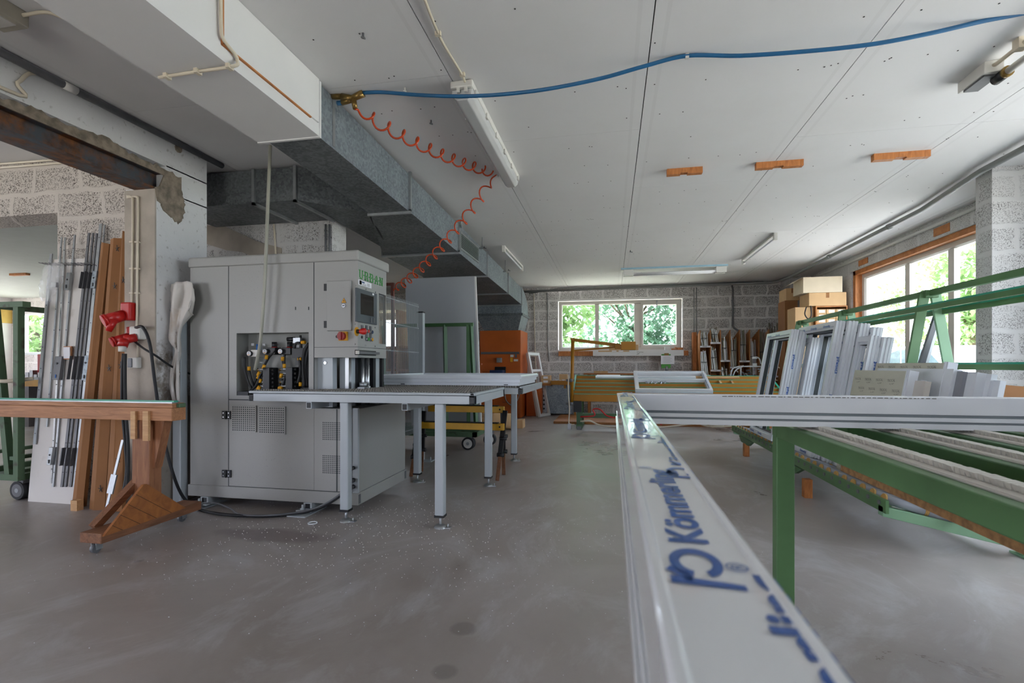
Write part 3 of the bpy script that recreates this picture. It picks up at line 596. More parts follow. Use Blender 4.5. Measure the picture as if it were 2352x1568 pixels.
for x0, x1, y0 in ((613, 628, 844), (665, 680, 843)):
    p, q = RP(x0, y0), RP(x1, 900); b = MB(); b.box(p.x, q.x, YF+.02, YR, RZ0+.0, p.z); s = b.build('valve_manifold', M['black'], mc, bev=.003)
    b = MB()
    for k in range(6): z = p.z-.015-.033*k; b.cyl((p.x-.055, YF+.05, z), (p.x, YF+.05, z), .011); b.cyl((p.x-.07, YF+.05, z-.006), (p.x-.05, YF+.05, z), .009, mi=1)
    b.build('manifold_fittings', [M['zinc'], M['brass']], s)
    b = MB()
    for k in range(6): z = p.z-.018-.033*k; b.cyl((q.x, YF+.05, z), (q.x+.022, YF+.05, z), .012)
    b.build('manifold_plugs', M['blackrub'], s)
hz = [[(562, 820), (562, 845), (568, 870), (578, 895)], [(572, 850), (577, 870), (582, 888), (578, 898)], [(632, 806), (618, 820), (606, 842)], [(664, 808), (654, 815), (653, 840)], [(650, 820), (650, 832), (654, 845)],
      [(604, 853), (596, 865), (592, 880), (570, 905)], [(603, 862), (594, 882), (560, 908)], [(602, 878), (590, 896), (560, 908)], [(600, 888), (585, 900), (552, 909)], [(652, 865), (644, 880), (642, 893)], [(656, 862), (650, 885)],
      [(710, 789), (700, 805), (696, 840), (700, 890)], [(711, 795), (704, 820), (701, 850), (705, 890)], [(708, 800), (706, 850), (709, 889)], [(690, 770), (692, 800), (690, 830), (688, 850), (690, 880)], [(687, 820), (690, 850), (684, 880)], [(676, 800), (680, 788), (690, 787)], [(592, 845), (588, 870), (575, 898)]]
for i, h_ in enumerate(hz):
    y = YF+.03+.012*(i % 5); MB().tube(cr([RP(px_, py_, y) for px_, py_ in h_], 5), .009 if i not in (11, 12, 13) else .014, 8).build('hose', M['blackrub'], mc)
for px_, py_, dx, dz in ((572, 846, 0, 1), (606, 842, .4, 1), (612, 820, .2, 1), (653, 840, 0, 1), (649, 824, 0, 1), (594, 858, .6, 1), (594, 865, .6, .8), (598, 874, .3, 1), (594, 890, .7, 1), (594, 893, .8, 1), (590, 903, 1, .2), (646, 862, .3, 1), (690, 882, 0, 1), (689, 824, 1, 0), (697, 786, 1, 0), (644, 891, 1, 0)):
    c = RP(px_, py_, YF+.035); d = V((dx, 0, dz)).normalized()*.016; MB().cyl(c-d, c+d, .0125, n=10).build('hose_sleeve', M['yellow'], mc)
b = MB(); p = RP(661, 779); b.cyl(p, p+V((.06, 0, 0)), .018); p2 = RP(672, 805); b.box(p2.x, p2.x+.1, YF+.06, YR, p2.z-.06, p2.z+.02); p3 = RP(690, 824); b.box(p3.x-.015, p3.x+.02, YF+.03, YF+.09, p3.z-.05, p3.z+.01); b.box(p.x+.06, p.x+.12, YF+.05, YF+.08, p.z-.03, p.z+.01, 1); b.build('solenoid_valve', [M['black'], M['zinc']], mc)
b = MB(); b.box(RX0+.003, RX0+.1, YF+.005, YF+.12, RZ0, RZ0+.03); b.build('cable_tray', M['black'], mc)
# ---------------------------------------------------------------- brush tables
bt = thing('brush_table', 'grey steel brush table in front of the large machine', 'table', (-1.6, 3.8, 0))
XA, XB, YA, YB, ZT = -2.64, -.905, 3.26, 4.21, .913
b = MB(); b.box(XA, XB, YA, YA+.04, .857, ZT); b.box(XB-.04, XB, YA, YB, .857, ZT); b.box(-2.2, XB, YB-.04, YB, .857, ZT); b.box(XA, XA+.04, YA, 3.44, .857, ZT)
b.box(XB-.037, XB-.004, YA-.0012, YA+.01, .861, .905, 1); b.box(XA+.004, XA+.036, YA-.0012, YA+.01, .861, .905, 1); b.box(XA, XB, YA-.0008, YA+.002, .9115, ZT+.001, 1)
b.build('table_frame', [M['alu'], M['black']], bt, bev=.002)
b = MB(); b.box(XA-.0, XB, YA-.003, YA+.03, ZT+.001, .933); b.box(XB-.035, XB+.003, YA-.003, YB, ZT+.001, .933); b.build('edge_strip', M['alu'], bt, bev=.006)
b = MB(); b.box(XA+.02, XB-.03, YA+.03, 3.443, .893, .903); b.box(-2.215, XB-.03, 3.443, YB-.02, .893, .903); b.build('table_bed', M['machine_d'], bt)
for k in range(11):
    y = YA+.05+.083*k; x0 = XA+.03 if y < 3.43 else -2.2; b = MB(); b.box(x0, XB-.045, y-.012, y+.012, .903, .915, 1); x = x0
    while x < XB-.06: b.hexa([(x, y-.009, .915), (x+.012, y-.009, .915), (x+.012, y+.009, .915), (x, y+.009, .915)], [(x-.002, y-.012, .94), (x+.013, y-.012, .94), (x+.013, y+.012, .94), (x-.002, y+.012, .94)]); x += .0205
    b.build('brush_strip', [M['brush_g'], M['dkmetal']], bt)
def leg(par, x, y, zt, w=.064):
    b = MB(); b.prism([(-.5, -.5), (.5, -.5), (.5, .5), (-.5, .5)], (x, y, .085), (w, 0, 0), (0, w, 0), (0, 0, 1), zt-.085); o = b.build('leg', M['alu'], par, bev=.008)
    MB().box(x-w/2-.002, x+w/2+.002, y-w/2-.002, y+w/2+.002, .075, .09).build('end_cap', M['black'], o)
    b = MB(); b.cyl((x, y, .01), (x, y, .08), .009, n=10); b.lathe([(.0, .026), (.022, .024), (.04, .012), (.045, .0)], (x, y, 0), (0, 0, 1), 18); b.prism([(-.02, -.028), (.075, -.018), (.075, .018), (-.02, .028)], (x, y, .001), (1, 0, 0), (0, 1, 0), (0, 0, 1), .006); b.cyl((x+.055, y, 0), (x+.055, y, .03), .006); b.build('levelling_foot', M['zinc'], o)
leg(bt, -1.162, 3.30, .857); leg(bt, -1.875, 3.30, .857)
for px_ in (709, 929):
    x = at(px_, 938, Y=YA+.01).x; b = MB(); b.box(x-.02, x+.022, YA+.01, 4.45, .806, .856); b.box(x-.016, x+.018, YA+.0088, YA+.02, .811, .851, 1); b.build('support_rail', [M['alu'], M['black']], bt, bev=.002)
rt = thing('brush_table', 'rear brush table carrying the white window frame', 'table', (-1.4, 5.2, 0))
b = MB(); x0, x1, y0, y1 = -2.17, -.80, 4.49, 5.85
b.box(x0, x1, y0, y0+.04, .857, ZT); b.box(x1-.04, x1, y0, y1, .857, ZT); b.box(x0, x1, y1-.04, y1, .857, ZT); b.box(x0, x0+.04, y0, y1, .857, ZT); b.box(x1-.037, x1-.004, y0-.0012, y0+.01, .861, .905, 1); b.box(x1-.025, x1, y0, y1, ZT, .925)
b.build('table_frame', [M['alu'], M['black']], rt, bev=.002)
b = MB(); b.box(x0+.03, x1-.03, y0+.03, y1-.03, .89, .9); b.build('table_bed', M['machine_d'], rt)
for k in range(14):
    y = y0+.05+.09*k; b = MB(); b.box(x0+.03, x1-.045, y-.012, y+.012, .90, .912, 1); x = x0+.03
    while x < x1-.06: b.hexa([(x, y-.009, .912), (x+.012, y-.009, .912), (x+.012, y+.009, .912), (x, y+.009, .912)], [(x-.002, y-.012, .933), (x+.013, y-.012, .933), (x+.013, y+.012, .933), (x-.002, y+.012, .933)]); x += .023
    b.build('brush_strip', [M['brush_g'], M['dkmetal']], rt)
for x, y in ((-1.126, 4.53), (-1.83, 4.54), (-1.126, 5.78)): leg(rt, x, y, .857)
# white window frame lying on the rear table
FPR = [(0, 0), (0, .028), (-.014, .03), (-.014, .06), (-.028, .062), (-.032, .085), (-.02, .1), (.03, .1), (.034, .085), (.05, .085), (.06, .06), (.06, 0)]
def pvc_frame(name, label, o, ax, ay, az, W, Hh, group=None, mull=(), prof=PVC, m='white', gk=True, film=None):
    o, ax, ay, az = V(o), V(ax).normalized(), V(ay).normalized(), V(az).normalized(); t = thing(name, label, 'window frame', o, group)
    MB().ring(o, ax, ay, az, W, Hh, prof).build('outer_frame', M[m], t)
    iw = max(p[0] for p in prof); dm = max(p[1] for p in prof)
    if gk: MB().ring(o+ax*(iw-.004)+ay*(iw-.004), ax, ay, az, W-2*iw+.008, Hh-2*iw+.008, [(0, dm*.08), (0, dm*.66), (.006, dm*.66), (.006, dm*.08)]).build('gasket', M['gasket'], t)
    for p0, p1, w_ in mull:
        b = MB(); q0, q1 = V(p0), V(p1); b.bar(o+ax*q0.x+ay*q0.y+az*dm*.5, o+ax*q1.x+ay*q1.y+az*dm*.5, w_, dm*.8, az); b.build('mullion', M[m], t)
    return t
fr = pvc_frame('window_frame', 'white window frame lying flat on the rear brush table', (-2.17, 4.53, .933), (1, 0, 0), (0, 1, 0), (0, 0, 1), 1.33, 1.0, prof=FPR, gk=False)
b = MB()
for px_ in (925, 1162): p = at(px_, 886.5, Y=4.53); b.box(p.x-.02, p.x+.02, 4.5285, 4.533, .938, .945)
b.build('drain_slots', M['gasket'], fr)
# ---------------------------------------------------------------- around the machine
t = thing('cable_post', 'slim grey steel post left of the machine under the cloth', 'post', (-3.41, 3.44, 0)); b = MB(); b.box(-3.448, -3.372, 3.40, 3.47, 0, 1.56); b.build('post', M['alu'], t, bev=.004); b = MB(); b.box(-3.46, -3.36, 3.37, 3.48, 0, .012); b.build('foot_plate', M['alu'], t)
# cloth hung over the post
cl = [[(393, 652), (405, 648), (425, 646), (437, 648), (449, 665)], [(391, 676), (404, 672), (424, 672), (437, 676), (448, 690)], [(390, 700), (402, 700), (420, 700), (434, 704), (439, 722)], [(388, 730), (400, 734), (416, 718), (428, 716), (438, 724)], [(388, 770), (396, 776), (410, 762), (413, 758), (415, 756)], [(394, 788), (400, 796), (408, 800), (411, 802), (413, 805)], [(404, 806), (407, 812), (410, 815), (411, 816), (412, 817)], [(394, 850), (398, 854), (404, 852), (408, 850), (412, 850)], [(390, 880), (396, 886), (404, 886), (408, 884), (412, 884)], [(400, 922), (404, 922), (408, 922), (411, 922), (413, 922)]]
b = MB(); vs = []; yo = [3.39, 3.345, 3.385, 3.335, 3.375]; n = 5
rows = []
for i, r in enumerate(cl): rows.append([at(x, y, Y=yo[j]+.018*math.sin(i*1.9+j*2.3)) for j, (x, y) in enumerate(r)])
fine = [cr(r, 4) for r in rows]; cols = [cr([fine[i][j] for i in range(len(fine))], 5) for j in range(len(fine[0]))]; nr = len(cols[0])
vs = [c[i]+V((0, .012*math.sin(k*1.15+i*.12)+.007*math.sin(k*2.3-i*.3), 0)) for k, c in enumerate(cols) for i in range(nr)]
b.add(vs, [(k*nr+i, k*nr+i+1, (k+1)*nr+i+1, (k+1)*nr+i) for k in range(len(cols)-1) for i in range(nr-1)], 0, True)
o = b.build('cloth', M['cloth'], loc=at(415, 700, Y=3.36)); tag(o, 'stained white cloth draped over the grey post', 'cloth'); s = o.modifiers.new('thick', 'SOLIDIFY'); s.thickness = .006
# cables on the floor in front of the machine
def pxtube(name, pts, r, m, label, cat, n=6, group=None, y=None):
    q = cr([at(p[0], p[1], **p[2]) for p in pts], n); o = MB().tube(q, r, 8).build(name, M[m], loc=q[0]); return tag(o, label, cat, group)
pxtube('power_cable', [(312, 752, dict(Y=3.2)), (328, 752, dict(Y=3.14)), (344, 790, dict(Y=3.12)), (356, 880, dict(Y=3.12)), (372, 985, dict(Y=3.14)), (395, 1080, dict(Y=3.18)), (420, 1140, dict(Y=3.27)), (452, 1167, dict(Z=.015)), (500, 1179, dict(Z=.013)), (560, 1184, dict(Z=.013)), (630, 1184, dict(Z=.013)), (700, 1176, dict(Z=.02)), (750, 1158, dict(Y=3.36)), (790, 1132, dict(Y=3.42)), (811, 1118, dict(Y=3.44))], .0115, 'blackrub', 'thick black power cable looping from red plug along the floor', 'cable')
pxtube('signal_cable', [(418, 1180, dict(Z=.01)), (470, 1157, dict(Z=.03)), (500, 1156, dict(Z=.04)), (530, 1168, dict(Z=.035)), (552, 1181, dict(Z=.02)), (620, 1183, dict(Z=.026)), (700, 1173, dict(Z=.032)), (750, 1155, dict(Y=3.35)), (790, 1127, dict(Y=3.41)), (811, 1103, dict(Y=3.44))], .007, 'dkmetal', 'thin grey cable tied to the black cable below the machine', 'cable')
pxtube('wall_cable', [(308, 783, dict(Y=3.2)), (330, 800, dict(Y=3.17)), (360, 818, dict(Y=3.2)), (395, 842, dict(Y=3.36)), (436, 858, dict(Y=3.55))], .008, 'blackrub', 'black cable running from red plug behind the grey post', 'cable')
pxtube('air_hose', [(621, 334, dict(Y=3.40)), (616, 450, dict(Y=3.38)), (612, 560, dict(Y=3.37)), (606, 680, dict(Y=3.37)), (599, 775, dict(Y=3.38)), (592, 820, dict(Y=3.40)), (586, 849, dict(Y=3.42))], .0125, 'hose_grey', 'pale translucent hose hanging in front of the machine', 'hose')
c = at(718, 1202, Z=0); b = MB(); q = [c+V((.03*math.cos(k*.33), .03*math.sin(k*.33), .005)) for k in range(20)]; b.tube(q, .004, 6); o = b.build('plastic_ring', M['white'], loc=c); tag(o, 'small white ring lying on floor in front of machine', 'ring')
b = MB()
for k in range(1100):
    x, y = R.gauss(-1.5, 1.0), R.gauss(3.1, .6)
    if y > 4.2 or (x < -3.3): continue
    s = R.uniform(.0008, .0026); b.box(x-s, x+s, y-s*.6, y+s*.6, .0, .002)
tag(b.build('swarf', M['white'], kind='stuff'), 'fine white plastic swarf scattered on floor by the machine', 'swarf')
# ---------------------------------------------------------------- wire fence, pipe, board on trolley, trestle
t = thing('wire_fence', 'grey wire mesh fence panel with post behind the machine', 'fence', (-2.2, 5.3, 0)); fx = -2.2; y0, y1, z0, z1 = 4.0, 5.5, .35, 1.83
b = MB(); k = 0; y = y0
while y <= y1: b.box(fx-.0023, fx+.0023, y-.0023, y+.0023, z0, z1); y += .03
for z in (.40, .72, 1.02, 1.27, 1.55, 1.80): b.box(fx-.005, fx-.0015, y0, y1, z-.003, z+.003)
b.build('mesh_panel', M['alu'], t)
b = MB(); b.box(-2.235, -2.165, 5.53, 5.60, 0, 1.74); b.box(-2.238, -2.162, 5.527, 5.603, 1.735, 1.75, 1); b.box(-2.28, -2.05, 5.5, 5.63, 0, .012); b.cyl((-2.08, 5.56, 0), (-2.08, 5.56, .05), .008); b.build('post', [M['alu'], M['black']], t)
p = at(902, 652, Y=5.95); t = thing('air_stand', 'red brown square pipe stand holding the coiled orange hose', 'stand', (p.x, 5.95, 0)); b = MB(); b.box(p.x-.018, p.x+.018, 5.93, 5.97, 0, p.z); b.build('upright', M['copper'], t); MB().box(p.x-.22, p.x+.018, 5.932, 5.968, p.z-.02, p.z+.014).build('cross_arm', M['copper'], t)
tg = thing('sheet_trolley', 'green steel sheet trolley on casters behind brush tables', 'trolley', (-2.3, 6.5, 0)); yT = 6.35
z1 = at(1030, 745, Y=yT).z; zb = .30; b = MB(); xs_ = [at(x, 900, Y=yT).x for x in (985, 1024, 1083)]
b.bar((-2.95, yT+.06, z1), (at(1087, 745, Y=yT+.06).x, yT+.06, z1), .045, .045); b.build('top_rail', M['green_d'], tg)
for a, c in ((1022, 1026), (1081, 1094), (1075, 1076), (880, 885)):
    p0 = at(a, 745, Y=yT+.06); p1 = at(c, 985, Y=yT-.0); b = MB(); b.bar((p1.x, yT, zb), (p0.x, yT+.06, z1), .045, .045); b.build('upright', M['green_d'], tg)
xr = at(1096, 990, Y=yT-.25).x; b = MB(); b.box(-3.0, xr, yT-.3, yT-.25, .22, .28); b.box(-3.0, xr, yT+.5, yT+.55, .22, .28); b.box(xr-.05, xr, yT-.3, yT+.55, .22, .28); b.box(-3.0, xr-.05, yT-.02, yT+.03, .24, .30); b.box(-3.0, xr, yT+.1, yT+.5, .275, .29)
b.build('chassis', M['green_old'], tg)
def caster(par, x, y, r=.085, ztop=.22, mw='lamp_w'):
    b = MB(); b.box(x-.05, x+.05, y-.05, y+.05, ztop-.012, ztop); b.hexa([(x-.05, y-.035, r*.8), (x+.01, y-.035, r*.8), (x+.01, y+.035, r*.8), (x-.05, y+.035, r*.8)], [(x-.03, y-.035, ztop-.01), (x+.04, y-.035, ztop-.01), (x+.04, y+.035, ztop-.01), (x-.03, y+.035, ztop-.01)]); o = b.build('caster', M['dkmetal'], par)
    b = MB(); b.cyl((x-.015, y-.045, r), (x-.015, y+.0451, r), r, n=24); b.cyl((x-.015, y-.047, r), (x-.015, y+.047, r), r*.72, n=20, mi=1); b.cyl((x-.015, y-.05, r), (x-.015, y+.05, r), r*.25, n=12, mi=2); b.build('wheel', [M['blackrub'], M[mw], M['zinc']], o)
caster(tg, at(1076, 1034, Z=0).x, at(1076, 1034, Z=0).y+.06); caster(tg, -1.66, yT+.48); caster(tg, -2.9, yT-.2)
pl, pr_ = at(930, 640, Y=yT+.30), at(1089, 635, Y=yT+.30); ql, qr = at(945, 985, Y=yT+.12), at(1102, 985, Y=yT+.12)
b = MB(); zt = (pl.z+pr_.z)/2; d_ = .035
b.hexa([(ql.x, yT+.12, .30), (qr.x, yT+.12, .30), (qr.x, yT+.12+d_, .30), (ql.x, yT+.12+d_, .30)], [(pl.x, yT+.30, zt), (pr_.x, yT+.30, zt), (pr_.x, yT+.30+d_, zt), (pl.x, yT+.30+d_, zt)])
t = b.build('laminate_board', M['grey_board'], loc=(-2.3, 6.5, .3)); tag(t, 'tall grey laminate board leaning on the green sheet trolley', 'board')
b = MB(); b.hexa([(qr.x, yT+.12, .30), (qr.x+.022, yT+.12, .30), (qr.x+.022, yT+.12+d_, .30), (qr.x, yT+.12+d_, .30)], [(pr_.x, yT+.30, zt), (pr_.x+.022, yT+.30, zt), (pr_.x+.022, yT+.30+d_, zt), (pr_.x, yT+.30+d_, zt)]); b.build('white_edge', M['paint_w'], t)
# trestle
t = thing('trestle', 'yellow adjustable trestle with black legs behind brush table', 'trestle', (-1.5, 4.95, 0)); 
for z, y, m2 in ((.70, 5.02, 0), (.545, 4.83, 1)):
    xa = at(1158, 900, Y=y).x; xb = at(962 if m2 else 985, 900, Y=y).x; b = MB(); b.box(xb, xa, y-.03, y+.03, z-.065, z); b.box(xb+.06, xa-.06, y-.026, y+.05, z, z+.008, 1); b.cyl((xa-.04, y-.032, z-.03), (xa-.04, y-.02, z-.03), .01, mi=1); b.build('beam', [M['yellowp'], M['blackrub']], t, bev=.004)
for px_, py_, y2, zt_ in ((1142, 1104, 4.97, .66), (1157, 1090, 5.06, .66), (968, 1082, 5.0, .64), (944, 1094, 4.9, .52)):
    f = at(px_, py_, Z=0); tp = V((f.x+(.03 if px_ < 1150 else -.02), y2, zt_)); mid = f.lerp(tp, .36)
    b = MB(); b.bar(mid, tp, .045, .03, (0, 1, 0)); b.bar(f, f.lerp(tp, .5), .034, .02, (0, 1, 0), 1); b.cyl(mid+V((-.03, 0, 0)), mid+V((.04, 0, 0)), .022); b.cyl(f.lerp(tp, .6)+V((-.02, -.02, 0)), f.lerp(tp, .6)+V((.05, -.02, 0)), .018); b.build('leg', [M['black'], M['wood_fy']], t)
# cardboard roll and small box near the heater
c = at(1180, 988, Z=0); t = MB(); t.cyl((c.x-.9, c.y+.13, .14), (c.x, c.y+.13, .14), .14, n=28); t.cyl((c.x-.001, c.y+.13, .14), (c.x+.003, c.y+.13, .14), .1, n=24, mi=1); o = t.build('cardboard_roll', [M['card_l'], M['card']], loc=(c.x-.4, c.y+.13, 0)); tag(o, 'thick roll of brown cardboard lying before the orange heater', 'cardboard roll')
c = at(1183, 985, Z=0); o = MB().box(c.x+.015, c.x+.12, c.y+.1, c.y+.35, 0, .15).build('cardboard_box', M['card_l'], loc=(c.x+.07, c.y+.2, 0), bev=.003); tag(o, 'small square cardboard box at the end of cardboard roll', 'box')
# ---------------------------------------------------------------- left: workbench
wb = thing('workbench', 'long wooden workbench with green strip and sloping panel foot', 'workbench', (-3.1, 2.76, 0)); yb = 2.76
xe = -2.74
MB().box(-5.4, xe-.005, yb-.06, yb+.05, .765, .848).build('main_beam', M['wood'], wb, bev=.004)
MB().box(-5.4, xe+.0, yb-.06, yb+.03, .849, .878).build('top_board', M['wood'], wb, bev=.002)
MB().box(-5.4, xe+.0, yb-.062, yb-.02, .8785, .886).build('steel_strip', M['zinc'], wb)
b = MB(); b.box(-5.4, xe+.015, yb-.062, yb-.03, .8865, .896); b.build('green_strip', M['teal'], wb)
MB().box(xe, xe+.025, yb-.03, yb+.02, .85, .876).build('end_block', M['green_old'], wb, bev=.004)
p0, p1 = at(308, 1000, Y=yb-.03), at(348, 1000, Y=yb-.03)
MB().hexa([(p0.x, yb-.045, .11), (p1.x, yb-.045, .11), (p1.x, yb+.045, .11), (p0.x, yb+.045, .11)], [(p0.x, yb-.045, .765), (p1.x, yb-.045, .765), (p1.x, yb+.045, .765), (p0.x, yb+.045, .765)]).build('upright', M['wood_y'], wb, bev=.004)
MB().hexa([(p1.x, yb-.02, .45), (p1.x+.01, yb-.02, .45), (p1.x+.01, yb+.04, .45), (p1.x, yb+.04, .45)], [(p1.x, yb-.02, .765), (p1.x+.09, yb-.02, .765), (p1.x+.09, yb+.04, .765), (p1.x, yb+.04, .765)]).build('bracket', M['wood_y'], wb)
for a, c in ((300, 311), (328, 341)):
    q0, q1 = at(a, 975, Y=yb-.075), at(c, 975, Y=yb-.075); MB().box(q0.x, q1.x, yb-.078, yb-.06, at(a, 1012 if a > 310 else 1008, Y=yb-.075).z, at(a, 944, Y=yb-.075).z).build('cleat', M['pine'], wb, bev=.002)
f0, f1 = at(222, 1262, Z=0), at(412, 1196, Z=0); fxc = -3.03
MB().box(fxc-.05, fxc+.105, 2.40, 3.13, .075, .135).build('foot_beam', M['wood_fy'], wb, bev=.004)
a = (at(262, 1225, X=-2.975).y, .135); pk = at(338, 1113, X=-2.975)
gx = p1.x+.019; gq = [at(*q, X=gx) for q in ((238, 1232), (427, 1166), (412, 1157), (337, 1111), (330, 1113))]
b = MB(); b.prism([(q.y, max(.09, q.z)) for q in gq], (gx-.018, 0, 0), (0, 1, 0), (0, 0, 1), (1, 0, 0), .018)
for k in (.2, .4, .6, .8): u_, v_ = gq[0].lerp(gq[1], k), gq[4].lerp(gq[3], k); w_ = u_.lerp(v_, .0); b.bar((gx, u_.y, max(.1, u_.z)), (gx, gq[0].lerp(gq[4], k).y, gq[0].lerp(gq[4], k).z), .003, .002, (1, 0, 0), 1)
b.build('gusset_panel', [M['gusset'], M['seam']], wb)
b = MB(); b.bar((fxc-.075, 2.50, .13), (fxc-.03, yb+.0, .37), .04, .05, (1, 0, 0)); b.build('brace', M['wood_fy'], wb)
def swivel(par, x, y):
    b = MB(); b.box(x-.03, x+.03, y-.03, y+.03, .068, .076); b.box(x-.02, x-.014, y-.02, y+.02, .02, .07); b.box(x+.014, x+.02, y-.02, y+.02, .02, .07); o = b.build('caster', M['zinc'], par)
    MB().cyl((x-.012, y-.008, .027), (x+.012, y-.008, .027), .027, n=18).build('wheel', M['dkmetal'], o)
swivel(wb, fxc, 2.46); swivel(wb, fxc, 3.07)
# ---------------------------------------------------------------- hardware display board leaning on the block wall
n_ = V((0, 1, -.1024)); P0 = V((0, 3.27, 0))
def bp(px_, py_, o=0): return atp(px_, py_, P0+V((0, -o, 0)), n_)
db = thing('display_board', 'white display board with lock rails leaning on block wall', 'board', (-4.5, 3.3, 0))
q = [bp(64, 1151), bp(168, 1159), bp(232, 592), bp(112, 596)]
MB().hexa([q[0], q[1], q[1]+V((0, .018, 0)), q[0]+V((0, .018, 0))], [q[3], q[2], q[2]+V((0, .018, 0)), q[3]+V((0, .018, 0))]).build('backing_board', mat('smudged_white_board', '#d8d2cc', .5, c2='#a89a8c', sc_=6, lo=.6, hi=.9), db)
rails = [((118, 583), (80, 1020), 8, 'zinc'), ((142, 545), (108, 980), 4, 'zinc'), ((150, 545), (118, 1110), 5, 'steel'), ((172, 540), (122, 1118), 5, 'zinc'), ((205, 535), (142, 1118), 7, 'dkmetal'), ((214, 535), (150, 1118), 6, 'dkmetal'), ((222, 536), (162, 1118), 6, 'dkmetal'), ((232, 514), (172, 1118), 9, 'zinc'), ((241, 516), (186, 1000), 4, 'zinc')]
for (a, c, wd, mt) in rails:
    p, r = bp(*c, .012), bp(*a, .012); wdm = wd*.0033; b = MB(); b.bar(p, r, wdm, .008, n_); d = r-p
    for k in range(9): c_ = p+d*(k+.5)/9; b.cyl(c_-V((0, .006, 0)), c_-V((0, .0035, 0)), .004, n=6, mi=1)
    b.build('lock_rail', [M[mt], M['black']], db)
for x0, x1, y0, y1, mt in ((150, 165, 626, 666, 'zinc'), (183, 190, 624, 662, 'dkmetal'), (191, 198, 623, 663, 'dkmetal'), (202, 208, 625, 662, 'dkmetal'), (210, 226, 622, 662, 'galv'), (122, 146, 818, 872, 'dkmetal'), (156, 164, 817, 871, 'dkmetal'), (167, 174, 818, 871, 'dkmetal'), (179, 187, 818, 871, 'dkmetal'), (190, 208, 816, 873, 'galv'), (110, 125, 1027, 1067, 'zinc'), (138, 147, 1028, 1069, 'dkmetal'), (149, 158, 1028, 1070, 'dkmetal'), (163, 170, 1028, 1070, 'dkmetal')):
    p = bp(x0, y1, .03); r = bp(x1, y0, .03); b = MB(); b.hexa([(p.x, p.y-.012, p.z), (r.x-.008, p.y-.012, p.z), (r.x-.008, p.y+.014, p.z), (p.x, p.y+.014, p.z)], [(p.x+.008, r.y-.012, r.z), (r.x, r.y-.012, r.z), (r.x, r.y+.014, r.z), (p.x+.008, r.y+.014, r.z)])
    if x1-x0 > 14: m_ = (p+r)/2; b.cyl((m_.x, m_.y-.014, r.z-.06), (m_.x, m_.y-.01, r.z-.06), .008, mi=1); b.box(m_.x-.006, m_.x+.006, p.y-.014, p.y-.01, p.z+.015, p.z+.045, 2 if x0 == 122 else 1)
    b.build('lock_case', [M[mt], M['black'], M['bluep']], db, bev=.002)
b = MB()
for k in range(16): c = bp(115+7.3*k, 610+.3*(k % 3), .0); b.cyl(c, c+V((-.012, -.08, .012)), .0025, n=6)
b.build('hook', M['dkmetal'], db)
c = bp(157, 810, .02); b = MB(); b.hexa([(c.x-.04, c.y-.012, c.z-.055), (c.x+.04, c.y-.012, c.z-.055), (c.x+.04, c.y, c.z-.055), (c.x-.04, c.y, c.z-.055)], [(c.x-.04, c.y-.007, c.z+.055), (c.x+.04, c.y-.007, c.z+.055), (c.x+.04, c.y+.005, c.z+.055), (c.x-.04, c.y+.005, c.z+.055)]); b.box(c.x-.033, c.x+.033, c.y-.0145, c.y-.01, c.z-.047, c.z+.047, 1); b.build('framed_note', [M['wood'], M['paper']], db)
# plastic bags on the hooks
for i, (px_, py_, w_, hh, lb) in enumerate(((112, 650, .085, .30, 'crumpled clear plastic bag hanging at left edge of display board'), (127, 635, .07, .22, 'clear plastic bag with shiny fittings hanging beside another bag'))):
    c = bp(px_, py_, .10+.02*i); vs = []; fs = []; nu, nv = 14, 10
    for v in range(nv):
        t_ = v/(nv-1); rad = w_*(.25+.75*math.sin(math.pi*min(1, t_*.8+.12)))*(1+.0*t_)
        for u in range(nu): a_ = 6.2831853*u/nu; k_ = 1+.22*R.uniform(-1, 1); vs.append((c.x-.12*(t_-.5)*.5+rad*k_*math.cos(a_), c.y+.03*k_*math.sin(a_), c.z+hh*(.5-t_)))
    for v in range(nv-1):
        for u in range(nu): fs.append((v*nu+u, v*nu+(u+1) % nu, (v+1)*nu+(u+1) % nu, (v+1)*nu+u))
    b = MB(); b.add(vs, fs, 0, False); o = b.build('plastic_bag', M['bag'], loc=c); tag(o, lb, 'bag')
    if i: b = MB(); b.box(c.x-.04, c.x+.02, c.y-.01, c.y+.01, c.z-.09, c.z-.05); b.build('fittings', M['steel'], o)
# cardboard sleeves and wood leaning beside the board
def sleeve(label, b0, b1, t0, t1, yb_, yt_, dep, m, mark=()):
    p0, p1 = at(*b0, Y=yb_), at(*b1, Y=yb_); q0, q1 = at(*t0, Y=yt_), at(*t1, Y=yt_); b = MB(); z = max(0, min(p0.z, p1.z)); d = V((0, dep, 0)); p0.z = p1.z = max(.0, z)
    fc = V((0, -.012, 0)); mid0 = (p0+p1)/2+V((0, -dep*.5, 0)); mid1 = (q0+q1)/2+V((0, -dep*.5, 0))
    vs = [p0, mid0, p1, p1+d, p0+d, q0, mid1, q1, q1+d, q0+d]
    b.add(vs, [(0, 1, 6, 5), (1, 2, 7, 6), (2, 3, 8, 7), (3, 4, 9, 8), (4, 0, 5, 9), (4, 3, 2, 1, 0), (5, 6, 7, 8, 9)])
    for (x_, y_) in mark:
        t_ = (b0[1]-y_)/(b0[1]-t0[1]); c = (mid0.lerp(mid1, t_)*.45+p1.lerp(q1, t_)*.55)+V((0, -.004, 0)); 
        for k in range(5): a_ = .4+k*.63*2; b.bar(c, c+V((.022*math.cos(a_), -.001, .03*math.sin(a_))), .004, .003, (0, 1, 0), 1)
    o = b.build('cardboard_sleeve', [M[m], M['black']], loc=(p0+p1)/2); tag(o, label, 'cardboard'); return o
